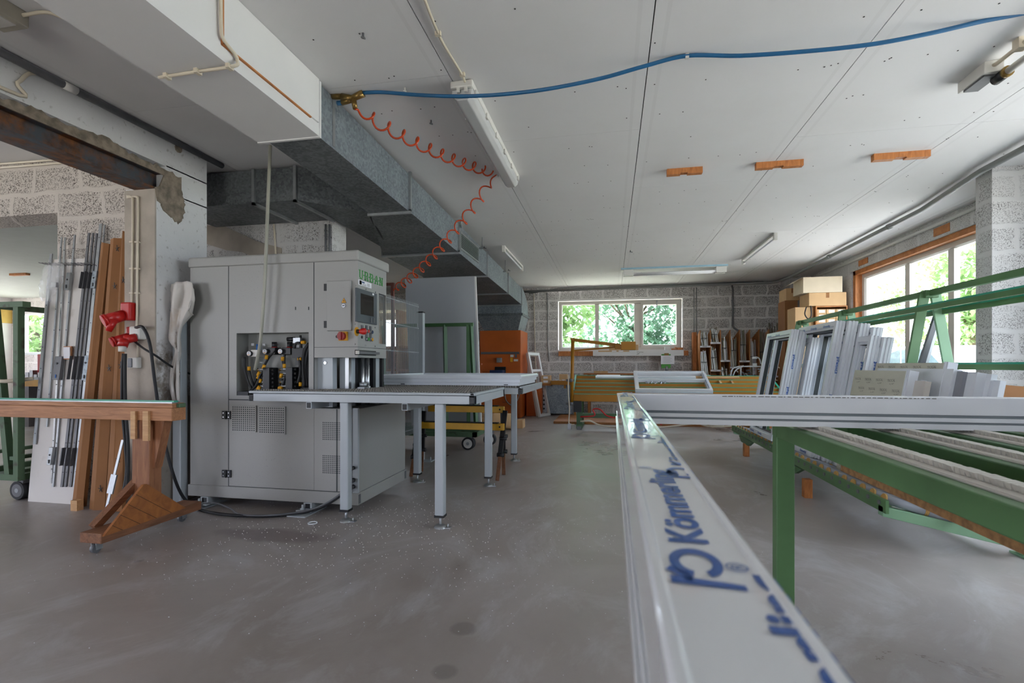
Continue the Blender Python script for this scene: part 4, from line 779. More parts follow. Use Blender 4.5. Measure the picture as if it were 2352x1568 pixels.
sleeve('plain dark cardboard sleeve leaning next to display board', (165, 1162), (190, 1164), (233, 556), (251, 560), 3.20, 3.47, .03, 'card')
sleeve('wide printed cardboard sleeve with cut top in the middle', (205, 1165), (240, 1172), (254, 549), (281, 547), 3.19, 3.46, .05, 'card_l' if 0 else 'card', [(0, 575), (0, 665), (0, 760), (0, 855), (0, 945), (0, 1120)])
sleeve('tallest narrow cardboard sleeve leaning against cement jamb', (242, 1172), (280, 1168), (281, 530), (291, 532), 3.16, 3.44, .03, 'card', [(0, 650), (0, 850), (0, 1060)])
c = at(200, 1165, Z=0); o = MB().box(c.x-.03, c.x+.03, 3.12, 3.17, 0, .08).build('wood_offcut', M['pine'], loc=(c.x, 3.15, 0)); tag(o, 'pale wooden offcut on floor before cardboard sleeves', 'wood block')
p, r = at(240, 1176, Y=3.05), at(282, 1010, Y=3.14); p.z = .0; t = MB(); t.bar(p, r, .02, .006, (0, 1, 0)); c = p.lerp(r, .42); o = t.build('lock_strip', M['zinc'], loc=p); tag(o, 'thin metal lock strip leaning on the cardboard sleeves', 'lock')
d = (r-p).normalized(); b = MB(); b.bar(c-d*.07, c+d*.07, .05, .012, (0, 1, 0)); b.build('lock_plate', M['zinc'], o)
# sockets and conduits on the jamb
def mk_socket(name, label, px_, py_, s, up=1):
    c = at(px_, py_, Y=3.262); t = thing(name, label, 'socket', c); yj = 3.262
    b = MB(); b.box(c.x-.045*s, c.x+.045*s, yj-.06*s, yj, c.z-.05*s, c.z+.09*s); b.build('housing', M['red'], t, bev=.012, seg=3)
    p = V((c.x-.02*s, yj-.05*s, c.z-.01*s)); q_ = p+V((-.05*s, -.09*s, -.045*s)); b = MB(); b.cyl(p, q_, .042*s, .046*s, n=22); b.cyl(q_, q_+(q_-p).normalized()*.015, .05*s, n=22); b.build('socket_mouth', M['red'], t)
    q2 = q_+(q_-p).normalized()*.015; b = MB(); b.cyl(q2, q2+(q_-p).normalized()*.012, .046*s, n=22); b.build('cover_lid', M['red'], t); return t, c
s1, c1 = mk_socket('industrial_socket', 'upper red industrial wall socket on cement jamb', 303, 722, 1.0)
b = MB(); q = c1+V((-.035, -.12, -.05)); b.cyl(q, q+V((-.02, -.02, -.09)), .034, .02); o = b.build('plug', M['red'], loc=q); tag(o, 'red plug hanging from the upper red socket', 'plug')
s2, c2 = mk_socket('industrial_socket', 'lower red industrial socket on grey wall box', 310, 772, .8); c2 = s2.location
b = MB(); c = at(312, 768, Y=3.24); b.box(c.x-.01, c.x+.08, 3.19, 3.261, c.z-.04, c.z+.06); b.build('wall_box', M['lamp_w'], s2, bev=.01)
b = MB(); q = at(287, 780, Y=3.13); b.cyl(q+V((.03, .06, .02)), q, .032); b.cyl(q, q+V((0, -.02, -.05)), .034); b.cyl(q+V((0, -.02, -.05)), q+V((0, -.02, -.09)), .026, mi=1); o = b.build('plug', [M['red'], M['lamp_w']], loc=q); tag(o, 'red plug with white collar in the lower red socket', 'plug')
for k, (lb, dx) in enumerate((('black cable with orange tag hanging from red plug to floor', 0), ('black cable hanging straight behind another to floor', 6))):
    pxtube('hanging_cable', [(284+dx*.6, 812, dict(Y=3.10)), (281+dx, 850, dict(Y=3.10)), (281+dx*1.2, 930, dict(Y=3.09)), (288+dx, 1020, dict(Y=3.08)), (291+dx*.5, 1080, dict(Y=3.08)), (283+dx, 1130, dict(Y=3.05)), (268+dx, 1162, dict(Z=.012))], .011, 'blackrub', lb, 'cable')
c = at(315, 833, Y=3.262); t = thing('light_switch', 'double grey surface switch below the red sockets', 'switch', c); MB().box(c.x-.045, c.x+.045, 3.222, 3.262, c.z-.042, c.z+.042).build('switch_box', M['lamp_w'], t, bev=.008); MB().box(c.x-.04, c.x, 3.214, 3.223, c.z-.036, c.z+.036).build('rocker', M['dkmetal'], t, bev=.004)
for i, (xa, ya, lb) in enumerate((((300, 450), 735, 'left cream conduit running down cement jamb to red socket'), ((312, 450), 755, 'right cream conduit running down the cement jamb'))):
    b = MB(); pts = [at(292, xa[1]+4*i, Y=3.255), at(xa[0]+2, xa[1]+2, Y=3.25), at(xa[0]+5, 470, Y=3.25), at(xa[0]+4, 600, Y=3.25), at(xa[0]+3, 700, Y=3.25), at(xa[0]+2, ya, Y=3.25)]; b.tube(cr(pts, 6), .0085, 8)
    for y_ in (556, 617, 673): c = at(xa[0]+4, y_, Y=3.25); b.box(c.x-.016, c.x+.016, 3.236, 3.262, c.z-.006, c.z+.006)
    o = b.build('conduit', M['cream'], loc=pts[2]); tag(o, lb, 'conduit')
b = MB(); c = at(315, 845, Y=3.25); b.tube([at(316, 783, Y=3.25), at(316, 822, Y=3.25)], .006, 6); o = b.build('conduit', M['cream'], loc=c); tag(o, 'short white conduit between lower socket and light switch', 'conduit')
# ---------------------------------------------------------------- green A-frame carts in the next room
def cart(label, x0, y0, L, hz_, wd=.62):
    t = thing('frame_cart', label, 'cart', (x0, y0, 0)); b = MB(); b.box(x0-wd/2, x0+wd/2, y0, y0+.05, .17, .22); b.box(x0-wd/2, x0+wd/2, y0+L-.05, y0+L, .17, .22); b.box(x0-wd/2, x0-wd/2+.05, y0+.05, y0+L-.05, .17, .22); b.box(x0+wd/2-.05, x0+wd/2, y0+.05, y0+L-.05, .17, .22); b.box(x0-.05, x0+.05, y0+.05, y0+L-.05, .18, .21)
    b.build('chassis', M['green_old'], t)
    for y in (y0+.025, y0+L-.025):
        for s in (-1, 1): b = MB(); b.bar((x0+s*.20, y, .22), (x0+s*.035, y, hz_), .05, .05, (0, 1, 0)); b.build('upright', M['green_old'], t)
    b = MB(); b.box(x0-.03, x0+.03, y0, y0+L, hz_, hz_+.045); b.build('top_rail', M['green_old'], t)
    for s in (-1, 1):
        b = MB(); b.box(x0+s*.25-.02, x0+s*.25+.02, y0, y0+L, .34, .37); b.build('support_rail', M['green_old'], t)
    for s in (-1, 1):
        caster(t, x0+s*(wd/2-.07), y0+.1, .075, .17, 'dkmetal'); caster(t, x0+s*(wd/2-.07), y0+L-.1, .075, .17, 'dkmetal')
    return t
g1 = cart('green A-frame cart on casters at left picture edge', -5.10, 3.24, 1.7, 1.60)
xv = at(45, 900, Y=3.265).x; MB().box(xv-.025, xv+.025, 3.235, 3.285, .17, 1.60).build('upright', M['green_old'], g1); MB().box(xv-.2, -4.72, 3.23, 3.29, 1.60, 1.645).build('top_rail', M['green_old'], g1)
g2 = cart('green A-frame cart standing further back in the next room', -6.9, 5.4, 1.6, 1.55); 
b = MB(); pts = [V((-5.05, 3.23, .96)), V((-4.99, 3.22, .99)), V((-4.9, 3.25, .99)), V((-4.78, 3.35, 1.01))]; b.tube(cr(pts, 4), .017, 6); o = b.build('tape_band', M['cream'], loc=pts[0]); tag(o, 'cream tape tied from the green cart to display board', 'tape')
# benches, clutter and wall colour at the back of the next room
o = MB().box(-15.998, -15.97, 9.6, 10.69, 2.26, 2.75).build('yellow_panel', M['yellow_wall'], loc=(-15.98, 10.2, 2.5)); tag(o, 'yellow panel high on the side wall of the next room', 'panel')
t = thing('work_table', 'yellow edged work table below window in the next room', 'table', (-9.5, 7.5, 0)); MB().box(-10.6, -8.6, 7.2, 8.0, .84, .9).build('table_top', M['alu'], t); MB().box(-10.6, -8.6, 7.18, 7.2, .74, .86).build('front_rail', M['yellowp'], t)
for x in (-10.5, -8.7): MB().box(x-.05, x+.05, 7.25, 7.9, 0, .84).build('leg', M['dkmetal'], t)
for i, (x, y, s, h_, lb) in enumerate(((-9.2, 7.35, .17, .30, 'brown cardboard box below table in the next room, nearer'), (-9.7, 7.45, .2, .38, 'brown cardboard box below table in the next room, farther'))):
    o = MB().box(x-s, x+s, y-s*.0, y+s*1.6, .0, h_+.3).build('cardboard_box', M['card'], loc=(x, y, 0), bev=.004); tag(o, lb, 'box')
c = at(92, 828, Y=7.5); o = MB().box(c.x-.07, c.x+.07, 7.5, 7.6, .901, c.z+.12).build('red_canister', M['red'], loc=(c.x, 7.55, .9), bev=.01); tag(o, 'red canister standing on the table in next room', 'canister')
c = at(70, 845, Y=7.4); b = MB(); 
for k in range(5): b.box(c.x-.3+.1*k, c.x-.22+.1*k, 7.45, 7.6, .901, .95+.04*(k % 3))
o = b.build('hardware_tray', M['zinc'], loc=(c.x, 7.5, .9)); tag(o, 'tray of grey parts on the next room table', 'tray')
b = MB(); b.box(-6.0, -5.85, 5.3, 5.45, CE-.035, CE); o = MB().box(at(22, 628, Z=CE).x, at(71, 628, Z=CE).x, at(40, 628, Z=CE).y-.04, at(40, 628, Z=CE).y+.04, CE-.04, CE).build('wood_block', M['wood_o'], loc=at(45, 628, Z=CE)); tag(o, 'dark wooden block fixed to ceiling of the next room', 'wood block')
# ---------------------------------------------------------------- right foreground: window frame on the green brush table
TPR = [(0, .0025), (.0025, 0), (.007, 0), (.009, .0015), (.061, .0015), (.063, 0), (.0675, 0), (.07, .0025), (.07, .0665), (.052, .067), (.052, .0765), (.072, .0772), (.072, .0925), (.056, .093), (.056, .1), (.075, .1005), (.075, .122), (-.005, .122), (-.005, .1005), (.014, .1), (.014, .093), (-.002, .0925), (-.002, .0772), (.018, .0765), (.018, .067), (0, .0665)]
ff = thing('window_frame', 'big white window frame with blue printed film in the right foreground', 'window frame', (1.1, 1.0, .878))
MB().ring((.0215, -.7, 1.0), (1, 0, 0), (0, 1, 0), (0, 0, -1), 2.3, 2.93, TPR).build('outer_frame', M['white2'], ff, bev=.0007)
b = MB()
for i0, i1, d0, d1 in ((.051, .0675, .0672, .0766), (.055, .0685, .0932, .0998), (.0025, .019, .0672, .0766), (.0015, .015, .0932, .0998)): b.ring((.0215, -.7, 1.0), (1, 0, 0), (0, 1, 0), (0, 0, -1), 2.3, 2.93, [(i0, d0), (i1, d0), (i1, d1), (i0, d1)])
b.build('groove_seal', mat('grey_groove_seal', '#7b8287', .5, var=.04), ff, label='dark grey seals in the profile grooves')
b = MB(); tz = .9992
def keep(b, xmax):                                     # cut lettering where the film ends at the profile edge
    bm = bmesh.new(); me = bpy.data.meshes.new('film_print'); me.from_pydata(b.v, [], b.f); bm.from_mesh(me)
    bmesh.ops.bisect_plane(bm, geom=bm.verts[:]+bm.edges[:]+bm.faces[:], plane_co=(xmax, 0, 0), plane_no=(1, 0, 0), clear_outer=True)
    q = MB(); bm.verts.index_update(); q.add([v.co.copy() for v in bm.verts], [[v.index for v in f.verts] for f in bm.faces]); bm.free(); return q
def fit(b, t, y0, xb, length, cap, bold):               # lettering of a given length and capital height, reading away from the camera
    me = text_mesh(t, 1.0, bold); xs_ = [v.co.x for v in me.vertices]; l0, l1 = min(xs_), max(xs_); ch = max(v.co.y for v in text_mesh('K', 1.0, bold).vertices)
    b.mesh(me, TM((xb, y0, tz), (0, 1, 0), (-1, 0, 0)) @ Matrix.Diagonal((length/(l1-l0), cap/ch, 1, 1)) @ Matrix.Translation((-l0, 0, 0)))
def logo(b, y0, xb):                                    # round monogram: slanted stem with a thick open ring
    cx_, cy_ = xb-.0135, y0+.026; n = 30
    for k in range(n):
        a0, a1 = [-2.75+5.6*q/n for q in (k, k+1)]
        def P(a, r, k_=0): return (cx_-r*.0155*math.sin(a), cy_+r*.0235*math.cos(a), tz)
        th0, th1 = [.42-.10*abs(q/n-.5) for q in (k, k+1)]
        b.add([P(a0, 1), P(a1, 1), P(a1, 1-th1), P(a0, 1-th0)], [(0, 1, 2, 3)])
    b.add([(xb-.031, y0+.004, tz), (xb-.031, y0-.006, tz), (xb+.008, y0-.010, tz), (xb+.008, y0-.003, tz)], [(0, 1, 2, 3)])
    b.add([(xb-.033, y0+.012, tz), (xb-.029, y0+.018, tz), (xb-.018, y0+.004, tz), (xb-.020, y0-.003, tz)], [(0, 1, 2, 3)])
def reg(b, y, x, s): b.mesh(text_mesh('®', s), TM((x, y, tz), (0, 1, 0), (-1, 0, 0)))
for k in range(4):
    logo(b, .298+.57*k, .064); fit(b, 'Kömmerling', .359+.57*k, .064, .245, .0255, .03); reg(b, .608+.57*k, .046, .018)
    logo(b, .572+.57*k, .090); fit(b, 'Kömmerling', .066+.57*k, .0965, .245, .0255, .03); reg(b, .314+.57*k, .080, .018)
keep(b, .0905).build('film_print', M['blueink'], ff, label='blue lettering on the protective film')
b = MB(); x = .44
while x < 1.2: wd_ = R.uniform(.004, .02); b.box(x, x+wd_, 2.1585, 2.1596, .9935, .9965); x += wd_+R.uniform(.003, .009)
b.build('profile_code', M['ink'], ff)
gt = thing('brush_table', 'green steel table with white brush rails under the foreground frame', 'table', (1.3, 1.2, 0))
bx = [.72, 1.005, 1.245, 1.50, 1.75, 2.0]
for x in bx:
    MB().box(x, x+.06 if x > .8 else x+.07, -.7, 2.42, .800, .863).build('beam', M['green_d'] if x > .8 else M['green'], gt, bev=.004)
    b = MB(); b.box(x+.035, x+.135, -.7, 2.40, .8635, .8665); b.box(x+.04, x+.062, -.7, 2.40, .8665, .869); b.build('brush_rail', M['pvc_dim'], gt)
    b = MB(); y = -.6
    while y < 2.36:
        j = R.uniform(-.003, .003); b.hexa([(x+.075, y, .8665), (x+.1, y, .8665), (x+.1, y+.0125, .8665), (x+.075, y+.0125, .8665)], [(x+.071+j, y-.0015, .8815), (x+.104+j, y-.0015, .8815), (x+.104+j, y+.0145, .8815), (x+.071+j, y+.0145, .8815)]); y += .0195
    b.build('bristle_row', M['brush'], gt)
MB().box(.72, 2.06, 2.42, 2.48, .800, .863).build('cross_beam', M['green'], gt, bev=.004)
for x, y in ((.721, 2.42), (2.0, 2.42), (.721, -.65), (2.0, -.65)): MB().box(x, x+.075, y, y+.06, 0, .802).build('leg', M['green'], gt, bev=.004)
MB().box(.728, 2.05, -.65, 1.80, .779, .798).build('chipboard_shelf', M['chip'], gt)
# ---------------------------------------------------------------- A-frame rack with roller bed
rk = thing('frame_rack', 'long green A-frame rack with a sloping roller bed', 'rack', (2.3, 5, 0)); xc = 2.407
def bedz(x): return .33-.30*(x-1.638)
ya, yz = 3.40, 7.35
y_end = at(2042, 1160, X=1.638).y
MB().hexa([(1.62, y_end, .225), (1.638, y_end, .225), (1.638, yz, .225), (1.62, yz, .225)], [(1.62, y_end, .306), (1.638, y_end, .306), (1.638, yz, .306), (1.62, yz, .306)]).build('side_rail', M['green'], rk)
for k in range(28): y = y_end+.07+.135*k; b = MB(); b.cyl((1.612, y, .278), (1.622, y, .278), .014, n=10); b.build('rail_bolt', M['dkmetal'], rk)
MB().hexa([(2.30, y_end, bedz(2.3)-.06), (2.318, y_end, bedz(2.3)-.06), (2.318, yz, bedz(2.3)-.06), (2.30, yz, bedz(2.3)-.06)], [(2.30, y_end, bedz(2.3)+.0), (2.318, y_end, bedz(2.3)), (2.318, yz, bedz(2.3)), (2.30, yz, bedz(2.3))]).build('inner_rail', M['green'], rk)
for k in range(28):
    y = y_end+.07+.135*k; b = MB()
    for x0, x1 in ((1.65, 1.855), (1.875, 2.08), (2.10, 2.29)): b.cyl((x0, y, bedz(x0)-.028), (x1, y, bedz(x1)-.028), .028, n=12); b.cyl((x0-.012, y, bedz(x0)-.022), (x0, y, bedz(x0)-.025), .029, n=12, mi=1); b.cyl((x1, y, bedz(x1)-.025), (x1+.008, y, bedz(x1)-.027), .029, n=12, mi=1)
    b.build('roller', [M['roller'], M['yellowish']], rk)
for y in (5.03, 6.6):
    b = MB(); b.prism([(y-.12, .15), (y+.22, .15), (y+.34, .216), (y-.28, .216)], (1.615, 0, 0), (0, 1, 0), (0, 0, 1), (1, 0, 0), .03); b.build('leg_bracket', M['green_d'], rk)
c = at(1857, 1142, Z=0); MB().box(1.60, 1.66, c.y-.03, c.y+.04, 0, .155).build('wooden_leg', M['wood_o'], rk)
MB().box(1.60, 1.66, 6.6, 6.67, 0, .155).build('wooden_leg', M['wood_o'], rk)
for y in (y_end+.03, 5.3, 7.2):
    b = MB(); b.hexa([(1.62, y, .20), (2.40, y, .035), (2.40, y+.06, .035), (1.62, y+.06, .20)], [(1.62, y, .262), (2.40, y, .10), (2.40, y+.06, .10), (1.62, y+.06, .262)]); b.build('cross_support', M['green_lt'], rk, bev=.003)
    b = MB(); b.box(2.34, 2.47, y-.02, y+.1, 0, .012); b.box(2.36, 2.45, y, y+.08, .012, .12); b.build('foot', M['green_lt'], rk)
for y in (4.42, 5.81, 7.06):
    for s in (-1, 1):
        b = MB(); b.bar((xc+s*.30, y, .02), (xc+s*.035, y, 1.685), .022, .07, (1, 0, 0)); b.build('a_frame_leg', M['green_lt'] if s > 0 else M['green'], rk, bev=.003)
    MB().box(xc-.045, xc+.045, y-.035, y+.035, 1.64, 1.70).build('apex_plate', M['green'], rk, bev=.004)
MB().box(xc-.02, xc+.02, 2.7, 7.1, 1.655, 1.70).build('top_rail', M['green'], rk, bev=.003)
for s, zz in ((-1, 1.555), (1, 1.535), (-1, 1.115), (1, 1.115)):
    x = xc+s*(.30-.265*(zz-.02)/1.665)+s*.03; b = MB(); b.box(x-.012, x+.012, 2.7, 7.1, zz-.022, zz+.012); b.box(x-.013, x+.013, 2.7, 7.1, zz+.012, zz+.024, 1); b.build('support_rail', [M['green'], M['teal']], rk)
# frames leaning against the rack (width along the room, leaning back by about ten degrees)
LEAN = V((.17, 0, .985)).normalized(); NRM = V((-.985, 0, .17)).normalized()
def lean_frame(label, xt, y0, y1, zt, group='frames leaning on the green rack', m='white', mull=(), film=True, name='window_frame'):
    xb = xt
    for _ in range(20): zb_ = bedz(xb)+.004; xb = xt-(zt-zb_)*.17/.985
    Hh = (zt-zb_)/LEAN.z; o = V((xb, y1, zb_)); t = pvc_frame(name, label, o, (0, -1, 0), LEAN, NRM, y1-y0, Hh, group, mull, PVC, m)
    if film:
        b = MB(); W = y1-y0; s = .03
        for k in range(int(W/.3)): b.mesh(text_mesh('Kömmerling', s, .001), TM(o+V((0, -.05-.3*k, 0))+LEAN*(Hh-.052)+NRM*.0712, (0, -1, 0), LEAN))
        for k in range(int(Hh/.34)): b.mesh(text_mesh('Kömmerling', s, .001), TM(o+V((0, -W-.0006, 0))+LEAN*(.1+.34*k)+NRM*.012, LEAN, -NRM))
        for k in range(int(W/.3)): b.mesh(text_mesh('Kömmerling', s, .001), TM(o+V((0, -.05-.3*k, 0))+LEAN*.02+NRM*.0712, (0, -1, 0), LEAN))
        b.build('film_print', M['blueink'], t)
    return t
lean_frame('frontmost white frame of the far stack on green rack', 1.905, 5.66, 6.52, 1.49)
lean_frame('white frame just behind the frontmost one in far stack', 1.995, 5.70, 6.50, 1.475, film=False)
lean_frame('rear white frame of the far stack against green rack', 2.085, 5.62, 6.35, 1.40, film=False, mull=[((.36, .07), (.36, 1.1), .05)])
lean_frame('frontmost tall frame of the middle stack with blue film print', 2.035, 4.93, 5.86, 1.512)
lean_frame('second tall frame of middle stack on green rack', 2.115, 4.88, 5.80, 1.505, film=False)
lean_frame('third tall frame of middle stack on green rack', 2.19, 4.84, 5.72, 1.48)
lean_frame('rearmost tall frame of middle stack touching green rail', 2.262, 4.78, 5.75, 1.44, film=False)
lean_frame('shorter front frame standing nearest between stack and window', 2.17, 4.62, 5.2, 1.36)
lean_frame('shorter rear frame standing nearest between stack and window', 2.245, 4.58, 5.15, 1.345, film=False)
# film-covered panels and profile ends in front
def panel(label, xt, y0, y1, zt, m='film', print_=True, th=.045, cat='panel', name='door_panel', edge=True):
    xb = xt
    for _ in range(20): zb_ = bedz(xb)+.004; xb = xt-(zt-zb_)*.17/.985
    Hh = (zt-zb_)/LEAN.z; o = V((xb, y1, zb_)); ay = V((0, -1, 0)); W = y1-y0; b = MB(); b.prism([(0, 0), (W, 0), (W, Hh), (0, Hh)], o, ay, LEAN, NRM, th)
    t = b.build(name, M[m], loc=o); tag(t, label, cat)
    if print_:
        b = MB(); r_ = 0
        for v in range(int(Hh/.07)):
            for u in range(int(W/.16)):
                q = o+ay*(.03+.16*u+.08*(v % 2))+LEAN*(.03+.07*v)+NRM*(th+.0006)
                b.mesh(text_mesh('TROCAL', .026), TM(q, (0, -.985, .05), LEAN)); b.mesh(text_mesh('~e_mm²', .018), TM(q+LEAN*-.018+ay*.03, (0, -.985, .05), LEAN))
        b.build('film_print', M['ink'], t)
    if edge:
        b = MB(); b.prism([(W, 0), (W+.03, 0), (W+.03, Hh+.004), (W, Hh+.004)], o-NRM*.004, ay, LEAN, NRM, th+.01); b.prism([(W-.0, 0), (W+.012, 0), (W+.012, Hh+.004), (W, Hh+.004)], o+NRM*(th+.006), ay, LEAN, NRM, .006); b.build('white_edge', M['white'], t)
    return t
panel('front beige film-wrapped panel with dark print on the roller bed', 1.968, 3.76, 4.50, 1.075)
panel('taller beige film-wrapped panel behind the front printed panel', 2.13, 3.66, 4.52, 1.13)
for i, (px_, zt, y, th, m, lb) in enumerate(((2128, 1.02, 3.72, .03, 'white', 'white profile piece just right of the front printed panel'), (2140, 1.015, 3.62, .035, 'pvc_dim', 'cream profile piece beside the front white profile'), (2212, 1.09, 3.56, .05, 'white', 'white profile piece just right of the taller printed panel'), (2238, 1.075, 3.5, .055, 'roller', 'grey profile frame between the white profile pieces'), (2272, 1.07, 3.42, .06, 'white', 'wide white profile piece right of grey profile'), (2292, 1.065, 3.38, .03, 'white', 'narrow white profile piece near right picture edge'), (2312, 1.03, 3.33, .03, 'white', 'short white profile piece farthest right on rack'))):
    x = at(px_, 890, Y=y).x; t = panel(lb, x, y, y+.9, zt, m, False, th, 'profile', 'profile_piece', False)
    o = t; 
# crumpled cardboard by the pier
c = at(2330, 900, Y=4.6); b = MB(); b.add([(c.x-.12, 4.6, c.z+.06), (c.x+.2, 4.55, c.z+.03), (c.x+.22, 4.9, 0.62), (c.x-.1, 4.95, .62)], [(0, 1, 2, 3)]); b.add([(c.x-.12, 4.6, c.z+.06), (c.x+.2, 4.55, c.z+.03), (c.x+.2, 4.5, .62), (c.x-.1, 4.55, .62)], [(0, 1, 2, 3)]); b.box(c.x-.1, c.x+.25, 4.5, 4.95, 0, .62)
o = b.build('cardboard_box', M['card'], loc=(c.x, 4.6, 0)); tag(o, 'brown cardboard box with open flap at the right picture edge', 'box')
p, q = at(2050, 845, Y=6.5), at(2215, 890, Y=6.3); b = MB(); b.box(at(2165, 850, Y=6.9).x, 3.9, 6.9, 6.93, 0, at(2165, 846, Y=6.9).z)
o = b.build('cardboard_sheet', M['card_l'], loc=(3.5, 6.9, 0)); tag(o, 'flat cardboard sheet standing below the right window', 'cardboard')
# ---------------------------------------------------------------- boxes and pigeonholes by the far corner
def cbox(label, x0, x1, y0, y1, z0, z1, m, grp=None, name='cardboard_box', flap=False, tape=True):
    o = MB().box(x0, x1, y0, y1, z0, z1).build(name, M[m], loc=((x0+x1)/2, (y0+y1)/2, z0), bev=.004); tag(o, label, 'box', grp)
    if tape: xm = (x0+x1)/2; MB().box(xm-.025, xm+.025, y0-.001, y0+.002, z1-(z1-z0)*.4, z1-.003).build('tape', M['card'], o)
    if flap: b = MB(); b.add([(x0, y0, z1), (x0, y1-.02, z1), (x0-.16, y1-.05, z1-.1), (x0-.16, y0+.02, z1-.1)], [(0, 1, 2, 3)]); b.build('flap', M[m], o)
    return o
sh = thing('pigeonhole_shelf', 'wooden pigeonhole shelf of small boxes near right window', 'shelf', (3.68, 9.6, 0)); X0, X1, Y0, Y1 = 3.43, 3.92, 9.43, 9.8
zs = at(1900, 702, Y=Y0).z
b = MB(); b.box(X0, X0+.02, Y0, Y1, 0, zs); b.box(X1-.02, X1, Y0, Y1, 0, zs); b.box(X0, X1, Y1-.015, Y1, 0, zs)
for k in range(7): z = zs-.02-.3*k; b.box(X0+.02, X1-.02, Y0, Y1-.015, z, z+.02)
b.build('carcass', M['ply'], sh)
n = 0
for k in range(6):
    z = zs-.02-.3*(k+1)+.021
    for i in range(3):
        for j in range(3 if k < 2 else 2):
            x = X0+.025+.148*i; zz = z+.082*j; n += 1
            o = MB().box(x, x+.14, Y0+.012, Y0+.3, zz, zz+.078).build('carton', M['card_l'], loc=(x+.07, Y0+.1, zz), bev=.002); tag(o, ('bottom', 'middle', 'top')[j]+' small carton at '+('left', 'centre', 'right')[i]+' of the '+('first', 'second', 'third', 'fourth', 'fifth', 'sixth')[k]+' row from the top in pigeonhole shelf', 'box', 'cartons in the pigeonhole shelf')
            MB().box(x+.03, x+.12, Y0+.0105, Y0+.0125, zz+.02, zz+.065).build('paper_label', M['paper'], o)
za, zb_ = zs+.002, at(1880, 672, Y=9.42).z
cbox('closed brown box on top of wooden pigeonhole shelf', 3.32, 3.90, 9.42, 9.86, za, zb_, 'card_l')
cbox('large cream box with open flap, topmost of the stack', 3.22, 3.83, 9.40, 9.88, zb_+.001, zb_+.27, 'card_w', flap=True, tape=False)
x0 = at(1824, 740, Y=9.55).x; cbox('tall brown box left of the pigeonhole shelf', x0, 3.42, 9.5, 9.9, 0, at(1850, 705, Y=9.5).z, 'card_l', tape=False)
x0 = at(1803, 700, Y=10.2).x; cbox('dark brown box with open side beside the corner pier', x0, x0+.22, 10.2, 10.6, 0.0, at(1803, 690, Y=10.2).z, 'card', tape=False)
cbox('upright brown box with label under the cream flap', x0+.02, x0+.25, 10.2, 10.6, at(1803, 690, Y=10.2).z+.002, at(1803, 662, Y=10.2).z, 'card_l')
b = MB(); c = at(1852, 705, Y=9.38); b.tube(cr([c, c+V((-.03, -.02, -.12)), c+V((.02, -.02, -.2)), c+V((.07, -.02, -.15)), c+V((.07, 0, .02))], 5), .01, 6); o = b.build('cable_loop', M['blackrub'], loc=c); tag(o, 'black cable loop hanging below the stacked boxes', 'cable')
# ---------------------------------------------------------------- far wall: orange heater
ht = thing('air_heater', 'big orange warm-air heater below the end of the duct', 'heater', (-2.35, 10.9, 0)); hx0, hx1, hy0, hy1, hz1 = -2.80, -1.897, 10.48, 11.35, 1.87
MB().box(hx0, hx1, hy0, hy1, 0, hz1).build('cabinet', M['orange'], ht, bev=.01)
zs_ = at(1150, 810, Y=hy0).z; b = MB(); b.box(hx0+.03, hx1-.03, hy0-.012, hy0, zs_-.025, zs_+.02); b.build('dark_strip', M['dkmetal'], ht)
b = MB(); b.box(hx0+.0, hx1, hy0-.002, hy0+.002, zs_-.03, zs_-.026); b.box(hx0+.5, hx1-.08, hy0-.003, hy0+.002, .33, .336); b.box(hx1-.085, hx1-.08, hy0-.003, hy0+.002, .02, .9); b.build('panel_gap', M['gasket'], ht)
c = at(1148, 827, Y=hy0); MB().box(c.x-.055, c.x+.055, hy0-.08, hy0, c.z-.05, c.z+.05).build('thermostat', M['zinc'], ht, bev=.01)
c = at(1143, 856, Y=hy0-.1); b = MB(); b.box(c.x-.14, c.x+.14, hy0-.25, hy0-.01, c.z-.1, c.z+.06); b.box(c.x-.08, c.x+.16, hy0-.02, hy0, c.z-.08, c.z+.13, 1); b.build('burner', [M['navy'], M['black']], ht, bev=.015)
for px_, py_, w_, h_, m in ((1176, 817, .07, .05, 'lamp_w'), (1175, 826, .055, .09, 'yellow'), (1185, 827, .09, .045, 'lamp_w'), (1185, 817, .04, .08, 'dkmetal')):
    c = at(px_, py_, Y=hy0); MB().box(c.x-w_/2, c.x+w_/2, hy0-.006, hy0, c.z-h_/2, c.z+h_/2).build('type_label', M[m], ht)
for py_ in (836, 855): c = at(1102, py_, Y=hy0); b = MB(); b.cyl((c.x-.05, hy0+.1, c.z), (c.x+.05, hy0-.02, c.z), .02); b.build('pipe_stub', M['orange'], ht)
MB().box(-1.86, -1.52, 10.95, 11.5, 0, .68).build('side_cabinet', M['orange'], ht, bev=.01)
b = MB(); b.box(-1.85, -1.555, 10.945, 10.952, .05, .60); b.build('side_door', M['orange'], ht, bev=.003)
c = at(1168, 915, Y=10.4); b = MB(); b.tube(cr([at(1160, 895, Y=10.44), at(1162, 918, Y=10.4), at(1176, 930, Y=10.4), at(1190, 915, Y=10.4), at(1194, 890, Y=10.4)], 6), .012, 6); o = b.build('cable_loop', M['zinc'], loc=c); tag(o, 'grey cable sagging in front of the orange heater', 'cable')
